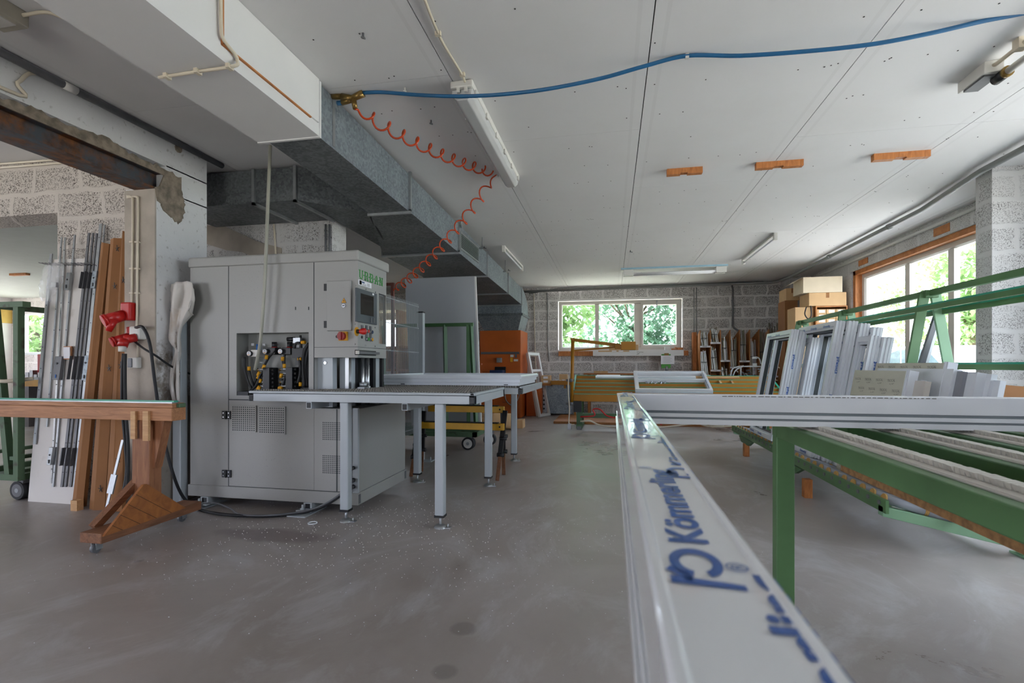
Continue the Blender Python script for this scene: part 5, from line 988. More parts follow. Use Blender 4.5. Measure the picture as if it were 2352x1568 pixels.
# old sashes leaning on the heater side
for i, (x0, xt, y, h_, w_, mull, lb) in enumerate(((-1.55, -1.82, 10.7, 1.42, .5, 1, 'nearest white sash with glazing bars leaning against orange heater'), (-1.62, -1.86, 10.85, 1.40, .5, 0, 'weathered white sash behind the nearest one at heater'))):
    o = V((x0, y, 0)); ay = V((xt-x0, 0, h_)).normalized(); ax = V((0, 1, 0)); az = ay.cross(ax)
    ax2 = V((.35, .94, 0)).normalized(); az = -ay.cross(ax2)
    t = pvc_frame('window_sash', lb, o, ax2, ay, az, w_, h_, None, [((.06, h_*.72), (w_-.06, h_*.72), .05)] if mull else [], [(0, 0), (0, .045), (.06, .045), (.06, 0)], 'pvc_dim' if i else 'paint_w', False)
# grey cabinet, side bench, boxes
cb = thing('metal_cabinet', 'low grey speckled metal cabinet by far wall beside heater', 'cabinet', (-1.2, 11.4, 0)); MB().box(-1.43, -.86, 11.2, 11.6, .04, .70).build('carcass', M['galv'], cb, bev=.006)
b = MB(); b.box(-1.56, -1.43, 11.18, 11.25, 0, .72)
for k in range(6): b.cyl((-1.495, 11.178, .15+.095*k), (-1.495, 11.185, .15+.095*k), .022, n=12, mi=1)
b.build('punched_upright', [M['zinc'], M['black']], cb)
sb = thing('side_bench', 'small ochre bench strip holding parts above grey cabinet', 'bench', (-1.0, 10.9, 0)); MB().box(-1.30, -.75, 10.85, 11.1, .70, .79).build('bench_rail', M['ochre'], sb)
for x in (-1.0, -.78): MB().box(x-.02, x+.02, 10.9, 10.95, 0 if x > -.9 else .62, .70).build('leg', M['ochre'], sb)
for x0, x1, z0, z1, y, lb in ((-1.52, -1.32, .725, .81, 10.9, 'lower cardboard carton left of the ochre bench strip'), (-1.52, -1.32, .811, .90, 10.9, 'upper cardboard carton left of the ochre bench strip')):
    o = MB().box(x0, x1, y, y+.25, z0, z1).build('carton', M['card_l'], loc=((x0+x1)/2, y+.1, z0), bev=.003); tag(o, lb, 'box'); MB().box(x0+.05, x1-.05, y-.0015, y, z0+.02, z1-.02).build('paper_label', M['paper'], o)
MB().box(-1.55, -1.3, 10.88, 11.2, .68, .7245).build('bench_board', M['ply'], sb)
o = MB().box(-1.12, -.95, 10.88, 11.05, .791, .93).build('carton', M['card_l'], loc=(-1.03, 10.95, .79), bev=.003); tag(o, 'open carton of parts on the ochre bench strip', 'box')
b = MB(); 
for k in range(6): b.box(-1.28+.075*k, -1.22+.075*k, 10.86, 10.88, .791, .80+.015*(k % 2))
tag(b.build('parts_row', M['paper'], loc=(-1.1, 10.87, .79)), 'row of white parts lying along ochre bench strip', 'parts')
# ---------------------------------------------------------------- ochre glazing table, tilted
gz = thing('glazing_table', 'long ochre glazing table with green edged slats under far window', 'table', (1.0, 9.4, 0))
ca, cb_ = at(1316, 904, Y=8.90), at(1327, 861, Y=9.75); xl = (ca.x+cb_.x)/2; xr_ = at(1786, 880, Y=9.3).x
up = V((0, 9.75-8.90, cb_.z-ca.z)); L_ = up.length; up = up/L_; nr_ = V((0, -up.z, up.y))
def GP(x, t, h=0): p = V((x, 8.90, ca.z))+up*(t*L_)+nr_*h; return p
ts = [0, .19, .38, .57, .77, .985]
for k, t_ in enumerate(ts):
    x0 = xl; a = GP(0, t_, 0); 
    b = MB(); b.box(x0, xr_, a.y-.012, a.y+.012, a.z-.115, a.z-.007); b.build('slat', M['ochre'], gz)
    b = MB(); b.box(x0, xr_, a.y-.014, a.y+.014, a.z-.007, a.z+.004); b.build('rubber_strip', M['teal'], gz)
b = MB(); b.box(xl, xr_, 8.84, 8.90, ca.z-.13, ca.z-.02); b.build('front_beam', M['ochre'], gz, bev=.004)
for x in (xl-.02, xr_): b = MB(); b.bar(GP(x, -.02, -.05), GP(x, 1.0, -.05), .03, .1, nr_); b.bar(GP(x, -.02, .002), GP(x, 1.0, .002), .03, .012, nr_, 1); b.build('end_rail', [M['ochre'], M['teal']], gz)
for x in (.62, 1.02, 1.9, 2.1): b = MB(); b.bar(GP(x, .57, -.03), GP(x, .77, -.03), .035, .05, nr_); b.build('cross_batten', M['pine'], gz)
for x in (xl+.1, xr_-.3):
    b = MB(); b.box(x-.05, x+.05, 8.88, 9.0, .06, ca.z-.1); b.box(x-.1, x+.04, 8.84, 8.88, .3, ca.z-.12, 1); b.build('column', [M['green_d'], M['black']], gz); b = MB(); b.box(x-.05, x+.05, 8.8, 9.6, .02, .08); b.box(x-.04, x+.04, 8.78, 8.86, 0, .06, 1); b.build('foot', [M['green_d'], M['dkmetal']], gz)
    b = MB(); b.box(x-.04, x+.04, 9.5, 9.58, .08, .66); b.build('column', M['green_d'], gz)
MB().box(xl+.15, xr_-.35, 8.9, 8.96, .20, .28).build('stretcher', M['green_d'], gz)
# lamp arm standing at the table end
la = thing('swing_arm', 'ochre swing arm on a post at left table end', 'arm', (xl-.06, 8.85, 0)); pp = at(1315, 780, Y=8.86)
b = MB(); b.cyl((pp.x-.015, 8.86, .43), (pp.x+.005, 8.86, pp.z), .03); b.build('post', M['ochre'], la); MB().box(pp.x-.035, pp.x+.035, 8.83, 8.89, pp.z-.005, pp.z+.03).build('post_head', M['ochre'], la)
e0, e1 = at(1424, 793, Y=8.7), at(1440, 797, Y=8.66)
b = MB(); b.bar((pp.x, 8.86, pp.z), e0, .05, .055); b.build('upper_arm', M['ochre'], la); b = MB(); p = at(1318, 805, Y=8.86); b.bar(p, at(1424, 796, Y=8.72), .03, .03); b.build('lower_strut', M['ochre'], la)
b = MB(); b.box(e1.x-.1, e1.x+.14, 8.56, 8.72, e1.z-.05, e1.z+.09); b.box(e1.x-.2, e1.x-.08, 8.6, 8.7, e1.z-.03, e1.z+.05); b.build('arm_head', M['ochre'], la, bev=.006)
for py_ in (873, 927): c = at(1311, py_, Y=8.86); b = MB(); b.cyl((c.x, 8.86, c.z-.03), (c.x, 8.86, c.z+.03), .045); b.box(c.x-.08, c.x+.06, 8.84, 8.88, c.z-.02, c.z+.02); b.build('clamp', M['dkmetal'], la)
b = MB(); b.tube(cr([at(1306, 860, Y=8.8), at(1305, 900, Y=8.8), at(1308, 940, Y=8.8), at(1307, 972, Y=8.8), at(1320, 975, Y=8.8)], 5), .012, 6); tag(b.build('post_hose', M['cream'], loc=(xl-.1, 8.8, .5)), 'pale hose running down beside the ochre post', 'hose')
b = MB(); c = at(1308, 965, Y=8.8); b.box(c.x-.03, c.x+.03, 8.77, 8.83, 0, .1); tag(b.build('air_filter', M['zinc'], loc=(c.x, 8.8, 0)), 'small grey air filter standing at foot of ochre post', 'filter')
# white frame on the table
q = [at(1455, 893, Y=8.98), at(1643, 899, Y=8.98), at(1612, 848, Y=9.78), at(1458, 846, Y=9.78)]
wx0, wx1 = (q[0].x+q[3].x)/2, (q[1].x+q[2].x)/2
wf = pvc_frame('window_frame', 'white window frame lying on ochre glazing table', GP(wx0, .06, .006), (1, 0, 0), up, nr_, wx1-wx0, L_*.98, None, [((.0, L_*.55), (wx1-wx0, L_*.55), .05)], PVC, 'white2', False)
b = MB()
for k in range(3): b.mesh(text_mesh('Kömmerling', .035), TM(GP(wx1-.04, .14+.27*k, .0775), up, (-1, 0, 0)))
b.build('film_print', M['blueink'], wf)
for x0, x1, t0, h_, m, lb in ((-.28, .16, .9, .012, 'white', 'short white panel strip lying at back of ochre table'), (-.3, 1.5, .80, .03, 'white', 'long white profile across upper slats of ochre table'), (1.5, 2.25, .82, .02, 'pine', 'pale wooden batten on upper slats right of white frame')):
    b = MB(); b.prism([(x0, 0), (x1, 0), (x1, .07), (x0, .07)], GP(0, t0, .005), (1, 0, 0), up, nr_, h_); tag(b.build('profile_strip', M[m], loc=GP((x0+x1)/2, t0)), lb, 'strip')
b = MB()
for k in range(14): x = R.uniform(.62, .95); p = GP(x, .55+R.uniform(-.02, .03), .006); b.bar(p, p+V((R.uniform(-.05, .05), .01, .03)), .02, .02)
tag(b.build('connector_pile', M['zinc'], loc=GP(.8, .55)), 'small pile of grey connectors inside the frame on table', 'connectors')
# platform, cables
o = MB().box(-1.1, 3.3, 9.62, 11.0, 0, .045).build('platform_board', M['ply'], loc=(1, 10, 0), bev=.003); tag(o, 'wooden platform board on floor under ochre table', 'board')
pxtube('red_hose', [(1333, 957, dict(Y=8.84)), (1365, 954, dict(Y=8.84)), (1362, 940, dict(Y=8.84)), (1378, 940, dict(Y=8.84)), (1395, 955, dict(Y=8.84)), (1425, 960, dict(Y=8.84)), (1500, 965, dict(Y=8.84)), (1520, 975, dict(Y=8.84))], .013, 'red', 'red air hose along the green stretcher of ochre table', 'hose')
pxtube('floor_cable', [(1333, 967, dict(Y=8.8)), (1355, 966, dict(Y=8.8)), (1378, 976, dict(Z=.05)), (1420, 981, dict(Z=.012)), (1480, 982, dict(Z=.012)), (1530, 980, dict(Z=.012)), (1580, 974, dict(Z=.06))], .014, 'cream', 'cream cable coiled on floor by the green column', 'cable')
pxtube('floor_cable', [(1580, 974, dict(Z=.06)), (1615, 972, dict(Z=.06)), (1640, 977, dict(Z=.06)), (1662, 976, dict(Z=.06)), (1655, 970, dict(Z=.06)), (1625, 969, dict(Z=.06)), (1610, 974, dict(Z=.06)), (1640, 980, dict(Z=.06)), (1700, 977, dict(Z=.06))], .014, 'cream', 'cream cable loop lying on the wooden platform right', 'cable')
# ---------------------------------------------------------------- window sill things
o = MB().box(at(1283, 812, Y=11.62).x, at(1581, 812, Y=11.62).x, 11.6, 11.70, at(1400, 817, Y=11.62).z, at(1400, 806, Y=11.62).z).build('sill_plank', M['wood_o'], loc=(.2, 11.65, 1.4)); tag(o, 'reddish wooden plank under the far window', 'plank')
z0, z1 = at(1460, 817, Y=11.5).z, at(1460, 804, Y=11.5).z; xa, xb = at(1362, 810, Y=11.5).x, at(1570, 810, Y=11.5).x
o = MB().box(xa, xb, 11.46, 11.595, z0, z1).build('sill_board', M['paint_w'], loc=((xa+xb)/2, 11.5, z0)); tag(o, 'long white board with pencil marks along far window sill', 'board')
b = MB(); b.box(xa+.12, xa+.8, 11.4585, 11.461, z1-.035, z1-.005, 1)
for x in (xa+.42, xa+.57): b.box(x, x+.1, 11.457, 11.4595, z1-.03, z1-.008, 2)
for k in range(16): x = xa+.92+R.uniform(0, .16); z = z0+R.uniform(.02, .1); b.bar((x, 11.459, z), (x+R.uniform(.02, .06), 11.459, z+R.uniform(-.015, .02)), .003, .005, (0, 1, 0), 0)
b.build('marks', [M['ink'], M['card_l'], M['paper']], o)
for px0, px1, y0, y1, m, lb in ((1399, 1466, 792, 803.5, 'card_l', 'long light wooden tray on far sill behind the swing arm'), (1527, 1539, 796, 803.5, 'lamp_w', 'small labelled carton on right end of far sill'), (1543, 1549, 800, 803.5, 'wood_o', 'tiny wooden block on the far sill beside labelled carton'), (1550, 1554, 797, 803.5, 'wood', 'upright wooden block on far sill'), (1555, 1569, 798, 803.5, 'wood_o', 'flat wooden block at right end of far sill')):
    a_, c_ = at(px0, y0, Y=11.5), at(px1, y1, Y=11.5); o = MB().box(a_.x, c_.x, 11.47, 11.59, z1+.001, a_.z).build('wood_block' if 'block' in lb else 'tray', M[m], loc=((a_.x+c_.x)/2, 11.5, z1), bev=.003); tag(o, lb, 'block' if 'block' in lb else 'box')
a_, c_ = at(1518, 813, Y=11.44), at(1547, 845, Y=11.44); t = MB().box(a_.x+.01, c_.x-.06, 11.44, 11.448, c_.z, a_.z).build('clipboard', M['clipgreen'], loc=(a_.x, 11.44, c_.z)); tag(t, 'green clipboard with white sheet hanging on white sill board', 'clipboard')
b = MB(); b.box(a_.x, c_.x+.02, 11.434, 11.439, at(1518, 836, Y=11.44).z, a_.z-.03); b.build('paper_sheet', M['paper'], t); b = MB(); b.box(a_.x+.07, c_.x-.1, 11.425, 11.44, a_.z-.03, a_.z+.02); b.build('clip', M['brass'], t)
b = MB()
for k in range(5): z = a_.z-.07-.03*k; b.box(a_.x+.05, a_.x+.2+.03*(k % 2), 11.433, 11.4342, z, z+.004)
b.build('handwriting', M['ink'], t)
b = MB(); x0, x1 = at(1364, 855, Y=11.4).x, at(1396, 855, Y=11.4).x; zc = at(1380, 857, Y=11.4).z
for k, (a0, a1) in enumerate(((0, .48), (.5, 1))): o = MB().box(x0+(x1-x0)*a0, x0+(x1-x0)*a1, 11.4, 11.55, zc, zc+.05).build('carton', M['card_l'], loc=(x0+(x1-x0)*a0, 11.45, zc), bev=.002); tag(o, ('left', 'right')[k]+' small carton on ledge behind the ochre table', 'box')
wl = thing('wall_ledge', 'narrow wooden ledge along far wall behind ochre table', 'shelf', (.5, 11.5, 0)); MB().box(-.62, 2.2, 11.35, 11.69, zc-.03, zc-.001).build('ledge_board', M['ply'], wl)
for x in (-.5, .9, 2.1): MB().box(x-.03, x+.03, 11.4, 11.69, 0, zc-.03).build('leg', M['ply'], wl)
c = at(1532, 860, Y=11.4); b = MB(); b.box(c.x-.12, c.x+.12, 11.4, 11.5, zc, zc+.05); b.cyl((c.x, 11.45, zc+.05), (c.x, 11.45, zc+.16), .03); b.box(c.x+.16, c.x+.22, 11.4, 11.48, zc, zc+.04); tag(b.build('bench_vice', M['zinc'], loc=(c.x, 11.45, zc)), 'small grey vice on the ledge seen through white frame', 'vice')
# ---------------------------------------------------------------- pigeonhole rack with rod bundles
rk2 = thing('rod_rack', 'tall brown pigeonhole rack for metal rods on far wall', 'rack', (2.7, 11.4, 0)); ry0, ry1 = 11.2, 11.68
dv = [1608, 1632, 1655, 1677, 1698.5, 1722, 1743.5, 1766, 1789, 1812]; dx_ = [at(p, 800, Y=ry0).x for p in dv]; ztop = at(1700, 757, Y=ry0).z
for x in dx_:
    b = MB(); b.prism([(ry0, .0), (ry1, 0), (ry1, ztop-.14), (ry0+.12, ztop-.04), (ry0, ztop)], (x-.009, 0, 0), (0, 1, 0), (0, 0, 1), (1, 0, 0), .018); b.build('divider', M['ply'], rk2)
MB().box(dx_[0], dx_[-1], ry1-.012, ry1, 0, ztop-.15).build('back_panel', M['ply'], rk2)
MB().box(dx_[0]-.1, dx_[0]-.02, ry0+.3, ry1, 0, ztop-.02).build('side_board', M['wood_o'], rk2)
shelves = {0: [794, 861], 1: [786, 849], 2: [827, 864], 3: [842], 4: [828], 5: [862], 6: [862], 7: [800, 862], 8: [860]}
for k, ys in shelves.items():
    for y in ys:
        z = at(1620, y, Y=ry0).z; o = MB().box(dx_[k]+.009, dx_[k+1]-.009, ry0+.005, ry1-.012, z-.018, z).build('shelf', M['ply'], rk2)
        b = MB(); b.box(dx_[k]+.0, dx_[k+1]-.0, ry0-.004, ry0+.003, z-.034, z+.002); b.box(dx_[k]+.05, dx_[k+1]-.07, ry0-.0055, ry0-.003, z-.018, z-.010, 1); b.build('label_strip', [M['paper'], M['ink']], o)
ords = ('first', 'second', 'third', 'fourth', 'fifth', 'sixth', 'seventh', 'eighth', 'ninth')
def bundle(k, ybot, ytop, n, name, lb):
    z0 = at(1620, ybot, Y=ry0).z+.001; z1 = at(1620, ytop, Y=ry0+.1).z; xa_, xb_ = dx_[k]+.03, dx_[k+1]-.04; b = MB()
    for i in range(n):
        x = xa_+(xb_-xa_)*(i+.5)/n; y = ry0+.08+R.uniform(0, .1); tl = R.uniform(-.035, .02); s = R.uniform(.007, .012); zt_ = z1-R.uniform(0, .12)
        b.bar((x+R.uniform(0, .02), y, z0), (x+tl, y+.06, zt_), s*2, s*1.6, (0, 1, 0), 0 if i % 3 else 1)
    h_ = (z0+z1)/2; b.box(xa_+.0, xb_-.01, ry0+.065, ry0+.07, h_-.006, h_+.006, 2)
    tag(b.build('rod_bundle', [M['steel'], mat('dull_zinc', '#6e6a58', .4, metal=.7) if 'dz' not in M else M['dz'], M['black']], loc=(xa_, ry0+.1, z0)), lb, 'rods', 'bundles of metal rods in the pigeonhole rack')
M['dz'] = mat('dull_zinc_rod', '#8b8672', .4, metal=.7, var=.3)
for k, yb_, yt_, lv in ((0, 794, 759, 'upper'), (0, 861, 802, 'lower'), (1, 786, 750, 'upper'), (1, 849, 793, 'lower'), (2, 827, 772, 'upper'), (2, 864, 838, 'lower'), (3, 842, 768, 'only'), (4, 828, 757, 'only'), (5, 862, 776, 'only'), (6, 862, 756, 'only'), (7, 800, 742, 'upper'), (7, 862, 815, 'lower'), (8, 860, 738, 'only')):
    bundle(k, yb_, yt_, 11, '', lv+' bundle of metal rods in the '+ords[k]+' compartment from the left')
# drilling jig
dj = thing('drilling_jig', 'bright metal drilling jig with white hoses behind ochre table', 'machine', (2.55, 10.5, .8)); c = at(1715, 855, Y=10.5); zb_ = at(1715, 866, Y=10.5).z
b = MB(); b.box(c.x-.35, c.x+.38, 10.4, 10.8, zb_-.1, zb_); b.build('base_plate', M['dkmetal'], dj)
MB().box(c.x-.3, c.x-.22, 10.45, 10.75, 0, zb_-.1).build('leg', M['dkmetal'], dj); MB().box(c.x+.22, c.x+.3, 10.45, 10.75, 0, zb_-.1).build('leg', M['dkmetal'], dj)
for x in (-.12, .26): MB().box(c.x+x-.012, c.x+x+.012, 10.44, 10.47, zb_, zb_+.22).build('bracket_post', M['steel'], dj)
MB().box(c.x-.14, c.x+.29, 10.44, 10.47, zb_+.20, zb_+.225).build('bracket_bar', M['steel'], dj)
b = MB(); b.box(c.x+.09, c.x+.17, 10.43, 10.49, zb_+.225, zb_+.27); b.box(c.x+.10, c.x+.16, 10.43, 10.49, zb_+.27, zb_+.36, 1); b.box(c.x+.085, c.x+.175, 10.43, 10.49, zb_+.36, zb_+.40); b.build('cylinder', [M['steel'], M['dkmetal']], dj)
b = MB()
for k in range(22): x = R.uniform(-.3, .3); z = R.uniform(.01, .15); y = R.uniform(10.4, 10.6); b.bar((c.x+x, y, zb_+z), (c.x+x+R.uniform(-.1, .1), y+.03, zb_+z+R.uniform(-.03, .05)), R.uniform(.015, .04), R.uniform(.015, .03), (0, 1, 0), k % 3)
b.build('clamp_parts', [M['steel'], M['dkmetal'], M['zinc']], dj)
for pts in ([(1678, 864), (1682, 848), (1694, 842), (1708, 840)], [(1684, 862), (1690, 850), (1705, 842)], [(1735, 819), (1744, 823), (1748, 836)]): MB().tube(cr([at(x, y, Y=10.42) for x, y in pts], 6), .011, 7).build('hose', M['white'], dj)
b = MB(); c = at(1783, 858, Y=10.5); b.tube(cr([c+V((.12*math.cos(a*.7), 0, .13*math.sin(a*.7))) for a in range(8)], 4), .013, 7); b.tube([c+V((-.12, .1, 0)), c+V((-.1, .1, -.5))], .013, 6); tag(b.build('hose_loop', M['cream'], loc=c), 'cream hose loop hanging beside the drilling jig', 'hose')
# shelf in the far left corner seen through the fence
sv = thing('storage_shelf', 'dark wooden storage shelf in far left corner behind fence', 'shelf', (-5, 11.2, 0)); sx0, sx1 = -6.1, -3.75
for z in (.4, .98, 1.52, 2.42): b = MB(); b.box(sx0, sx1, 10.95, 11.6, z, z+.05 if z < 2 else z+.16); b.build('shelf_board', M['ply'] if z < 2 else M['card_w'], sv)
for x in (sx0, -4.95, sx1-.06): MB().box(x, x+.06, 10.95, 11.6, 0, 2.42).build('upright', M['wood'], sv)
for i, (x, w_, z, h_) in enumerate(((-5.7, .6, .45, .42), (-4.8, .7, .45, .45), (-4.6, .6, 1.03, .4), (-5.75, .55, 1.03, .44), (-4.42, .5, 1.57, .6))): o = MB().box(x, x+w_, 11.0, 11.45, z+.001, z+h_).build('storage_box', M['card'], loc=(x, 11.2, z), bev=.005); tag(o, ('left box on lowest board of dark storage shelf', 'right box on lowest board of dark storage shelf', 'right box on middle board of dark storage shelf', 'left box on middle board of dark storage shelf', 'tall box on upper board of dark storage shelf')[i], 'box')
# ---------------------------------------------------------------- ducts
dt = thing('ventilation_duct', 'galvanised ventilation duct running along ceiling to the orange heater', 'duct', (-2.0, 6, 2.6))
def dtop(y): return CE-.006-.20*(y-2.9)/7.4
FY = [2.90, 4.37, 5.89, 7.31, 8.87, 10.25]
DX = -1.845
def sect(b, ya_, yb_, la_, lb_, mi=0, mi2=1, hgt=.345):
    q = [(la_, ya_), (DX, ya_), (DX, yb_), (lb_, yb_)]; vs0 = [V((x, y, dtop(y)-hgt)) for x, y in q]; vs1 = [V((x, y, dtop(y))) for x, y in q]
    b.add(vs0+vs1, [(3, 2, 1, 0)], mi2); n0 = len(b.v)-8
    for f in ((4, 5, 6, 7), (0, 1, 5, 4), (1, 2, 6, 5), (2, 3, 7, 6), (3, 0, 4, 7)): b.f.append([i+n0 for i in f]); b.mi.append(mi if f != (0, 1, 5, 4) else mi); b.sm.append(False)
LX = [-2.215, -2.235, -2.83, -2.83, -2.83, -2.83]
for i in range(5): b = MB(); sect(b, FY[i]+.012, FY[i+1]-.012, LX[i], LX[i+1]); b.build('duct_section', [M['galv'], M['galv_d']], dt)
for i in range(1, 6):
    y = FY[i]; b = MB(); z = dtop(y); b.box(LX[i]-.022, DX+.022, y-.012, y+.012, z-.367, z-.33); b.box(DX, DX+.022, y-.012, y+.012, z-.345, z+.02); b.box(LX[i]-.022, LX[i], y-.012, y+.012, z-.345, z+.02); b.build('flange', M['zinc'], dt)
b = MB(); b.box(DX, DX+.004, 3.07, 3.10, 2.60, CE-.02); b.build('sealing_band', M['zinc'], dt)
g0, g1 = at(1063, 532, X=DX+.012), at(1098, 598, X=DX+.012); ya_, yb_ = FY[2]+.06, at(1098, 598, X=DX).y; zt_ = dtop((ya_+yb_)/2)-.06
b = MB(); zb_ = zt_-.22; b.ring((DX, ya_, zb_), (0, 1, 0), (0, 0, 1), (1, 0, 0), yb_-ya_, .22, [(0, 0), (0, .014), (.022, .014), (.022, 0)])
for k in range(8): z = zb_+.03+.022*k; b.bar((DX+.006, ya_+.02, z), (DX+.006, yb_-.02, z), .012, .003, (.6, 0, 1))
b.box(DX, DX+.0015, ya_+.02, yb_-.02, zb_+.02, zt_-.02, 1); b.build('vent_grille', [M['zinc'], M['gasket']], dt)
for y in (FY[2], FY[2]+1.0, FY[4]-.4): b = MB(); b.cyl((DX+.04, y, dtop(y)-.04), (DX+.04, y, CE), .005, n=6); b.box(DX+.0, DX+.05, y-.015, y+.015, dtop(y)-.05, dtop(y)-.03); b.build('hanger', M['zinc'], dt)
# elbow and hood down to the heater
b = MB(); z = dtop(10.26); n = 10; pv = []
for k in range(n+1): a = math.pi/2*k/n; pv.append((10.26+.9*math.sin(a), z-.9*(1-math.cos(a))*.55))
out = [(10.26, z-.345), (10.26, z)]+[(10.26+.85*math.sin(math.pi/2*k/n), z-.50+.50*math.cos(math.pi/2*k/n)) for k in range(1, n+1)]+[(11.11, z-.52), (10.30, z-.52), (10.30, z-.345)]
b.prism(out, (-2.83, 0, 0), (0, 1, 0), (0, 0, 1), (1, 0, 0), .985); b.build('elbow', M['galv'], dt)
zf = z-.52; b = MB(); b.box(-2.86, -1.82, 10.27, 11.14, zf-.05, zf); b.build('flange', M['galv_d'], dt)
b = MB(); hw = .10; b.hexa([(-2.70, 10.5, hz1), (-1.96, 10.5, hz1), (-1.96, 11.3, hz1), (-2.70, 11.3, hz1)], [(-2.83, 10.29, zf-.05), (-1.845, 10.29, zf-.05), (-1.845, 11.12, zf-.05), (-2.83, 11.12, zf-.05)]); b.build('hood', M['galv'], dt)
# branch duct from the left
bd = thing('branch_duct', 'dark galvanised branch duct joining main duct from the left wall', 'duct', (-3.2, 4.5, 2.7))
ya_, yb_, zb_ = 4.06, 4.69, 2.616
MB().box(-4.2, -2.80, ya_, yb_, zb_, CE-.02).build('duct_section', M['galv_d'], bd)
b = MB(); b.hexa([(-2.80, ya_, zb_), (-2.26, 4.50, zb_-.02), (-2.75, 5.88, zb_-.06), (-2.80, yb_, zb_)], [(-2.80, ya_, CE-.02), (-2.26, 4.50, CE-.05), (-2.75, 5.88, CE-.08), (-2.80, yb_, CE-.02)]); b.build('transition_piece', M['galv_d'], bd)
for x in (at(585, 420, Y=ya_).x, -2.80): b = MB(); b.box(x-.014, x+.014, ya_-.025, ya_, zb_-.025, CE-.02); b.box(x-.014, x+.014, ya_-.025, yb_+.0, zb_-.025, zb_); b.build('flange', M['zinc'], bd)
p, q = at(853, 497, Y=4.42), at(878, 545, Y=5.2); b = MB(); b.tube(cr([V((-2.27, 4.42, zb_-.03)), V((-2.38, 4.8, zb_-.06)), V((-2.5, 5.2, zb_-.07))], 5), .022, 8); b.build('foil_tape', M['blackrub'], bd)
# ---------------------------------------------------------------- lamps on the ceiling
def tube_lamp(label, x, y0, y1, housing, tubes, z=CE, axis='y', ends=True):
    t = thing('tube_lamp', label, 'lamp', (x, (y0+y1)/2, z)); return t
t = tube_lamp('large sealed fluorescent lamp with clear cover beside orange coil', -.95, 3.15, 4.85, 0, 0)
x = -.94; y0, y1 = at(1070, 203, Z=CE-.06).y, at(1180, 425, Z=CE-.09).y
b = MB(); b.box(x-.075, x+.075, y0, y1, CE-.05, CE); b.build('housing', M['lamp_w'], t, bev=.012)
b = MB(); b.prism([(-.07, 0), (.07, 0), (.062, -.045), (.035, -.07), (-.035, -.07), (-.062, -.045)], (x, y0+.02, CE-.05), (1, 0, 0), (0, 0, 1), (0, 1, 0), y1-y0-.04); b.build('diffuser', mat('ribbed_diffuser', '#c6c6c6', .15, var=.02, coat=.3), t, bev=.006)
for k in range(6):
    for s in (-1, 1): y = y0+.08+(y1-y0-.16)*k/5; MB().box(x+s*.073-.008, x+s*.073+.008, y-.018, y+.018, CE-.075, CE-.04).build('clip', M['lamp_w'], t)
for k in range(2): MB().box(x-.03+.05*k, x-.01+.05*k, y0-.004, y0+.01, CE-.08, CE-.05).build('clip', M['lamp_w'], t)
def bare(label, x, y0, y1, m='lamp_w', drop=.07, n=1, w_=.05):
    t = thing('tube_lamp', label, 'lamp', (x, (y0+y1)/2, CE)); b = MB(); b.box(x-w_/2, x+w_/2, y0, y1, CE-.03, CE); b.build('batten', M[m], t, bev=.004)
    for y in (y0, y1): b = MB(); b.box(x-w_*.6, x+w_*.6, y-.03, y+.03, CE-drop-.03, CE); b.cyl((x, y-.034, CE-drop), (x, y+.034, CE-drop), .02); b.build('end_cap', M['lamp_w'], t, bev=.004)
    b = MB(); b.cyl((x, y0+.03, CE-drop), (x, y1-.03, CE-drop), .014); b.build('tube', M['paper'], t); return t
bare('bare fluorescent tube beside the duct near far wall', -1.61, 7.45, 9.0, w_=.04)
bare('bare fluorescent tube on the right part of ceiling', 2.205, 7.46, 9.15, w_=.04)
# ceiling wooden blocks
for i, (a, c, lb) in enumerate((((1532, 389), (1613, 384), 'leftmost of the three wooden blocks on ceiling'), ((1735, 376), (1845, 366), 'middle one of the three wooden blocks on ceiling'), ((2005, 355), (2137, 344), 'rightmost of three wooden blocks on ceiling'))):
    p, q = at(*a, Z=CE), at(*c, Z=CE); b = MB(); y = 4.83; l = q.x-p.x; b.box(p.x, p.x+l*.38, y, y+.055, CE-.055, CE); b.box(p.x+l*.38, p.x+l*.58, y, y+.055, CE-.045, CE); b.box(p.x+l*.58, q.x, y, y+.055, CE-.055, CE); tag(b.build('wood_block', M['wood_o'], loc=((p.x+q.x)/2, y, CE)), lb, 'wood block')
# hanging twin lamp by the far window
t = thing('tube_lamp', 'wide twin tube lamp hanging crosswise before far window', 'lamp', (1.1, 9.7, CE)); x0, x1 = .17, 2.05; y = 9.65
b = MB(); b.box(x0, x1, y-.08, y+.18, CE-.03, CE-.0); b.build('reflector', M['bluep'] if 0 else mat('pale_blue_edge', '#9cc0d0', .3), t)
b = MB(); b.box(x0, x1, y-.06, y+.16, CE-.04, CE-.03); b.build('tray', M['lamp_w'], t)
for x in (x0+.05, x1-.2):
    for dy in (-.04, .1): b = MB(); b.box(x, x+.18, y+dy-.03, y+dy+.03, CE-.14, CE-.03); b.build('end_cap', M['lamp_w'], t, bev=.006)
for dy in (-.04, .1): b = MB(); b.cyl((x0+.2, y+dy, CE-.11), (x1-.18, y+dy, CE-.11), .018); b.build('tube', M['paper'], t)
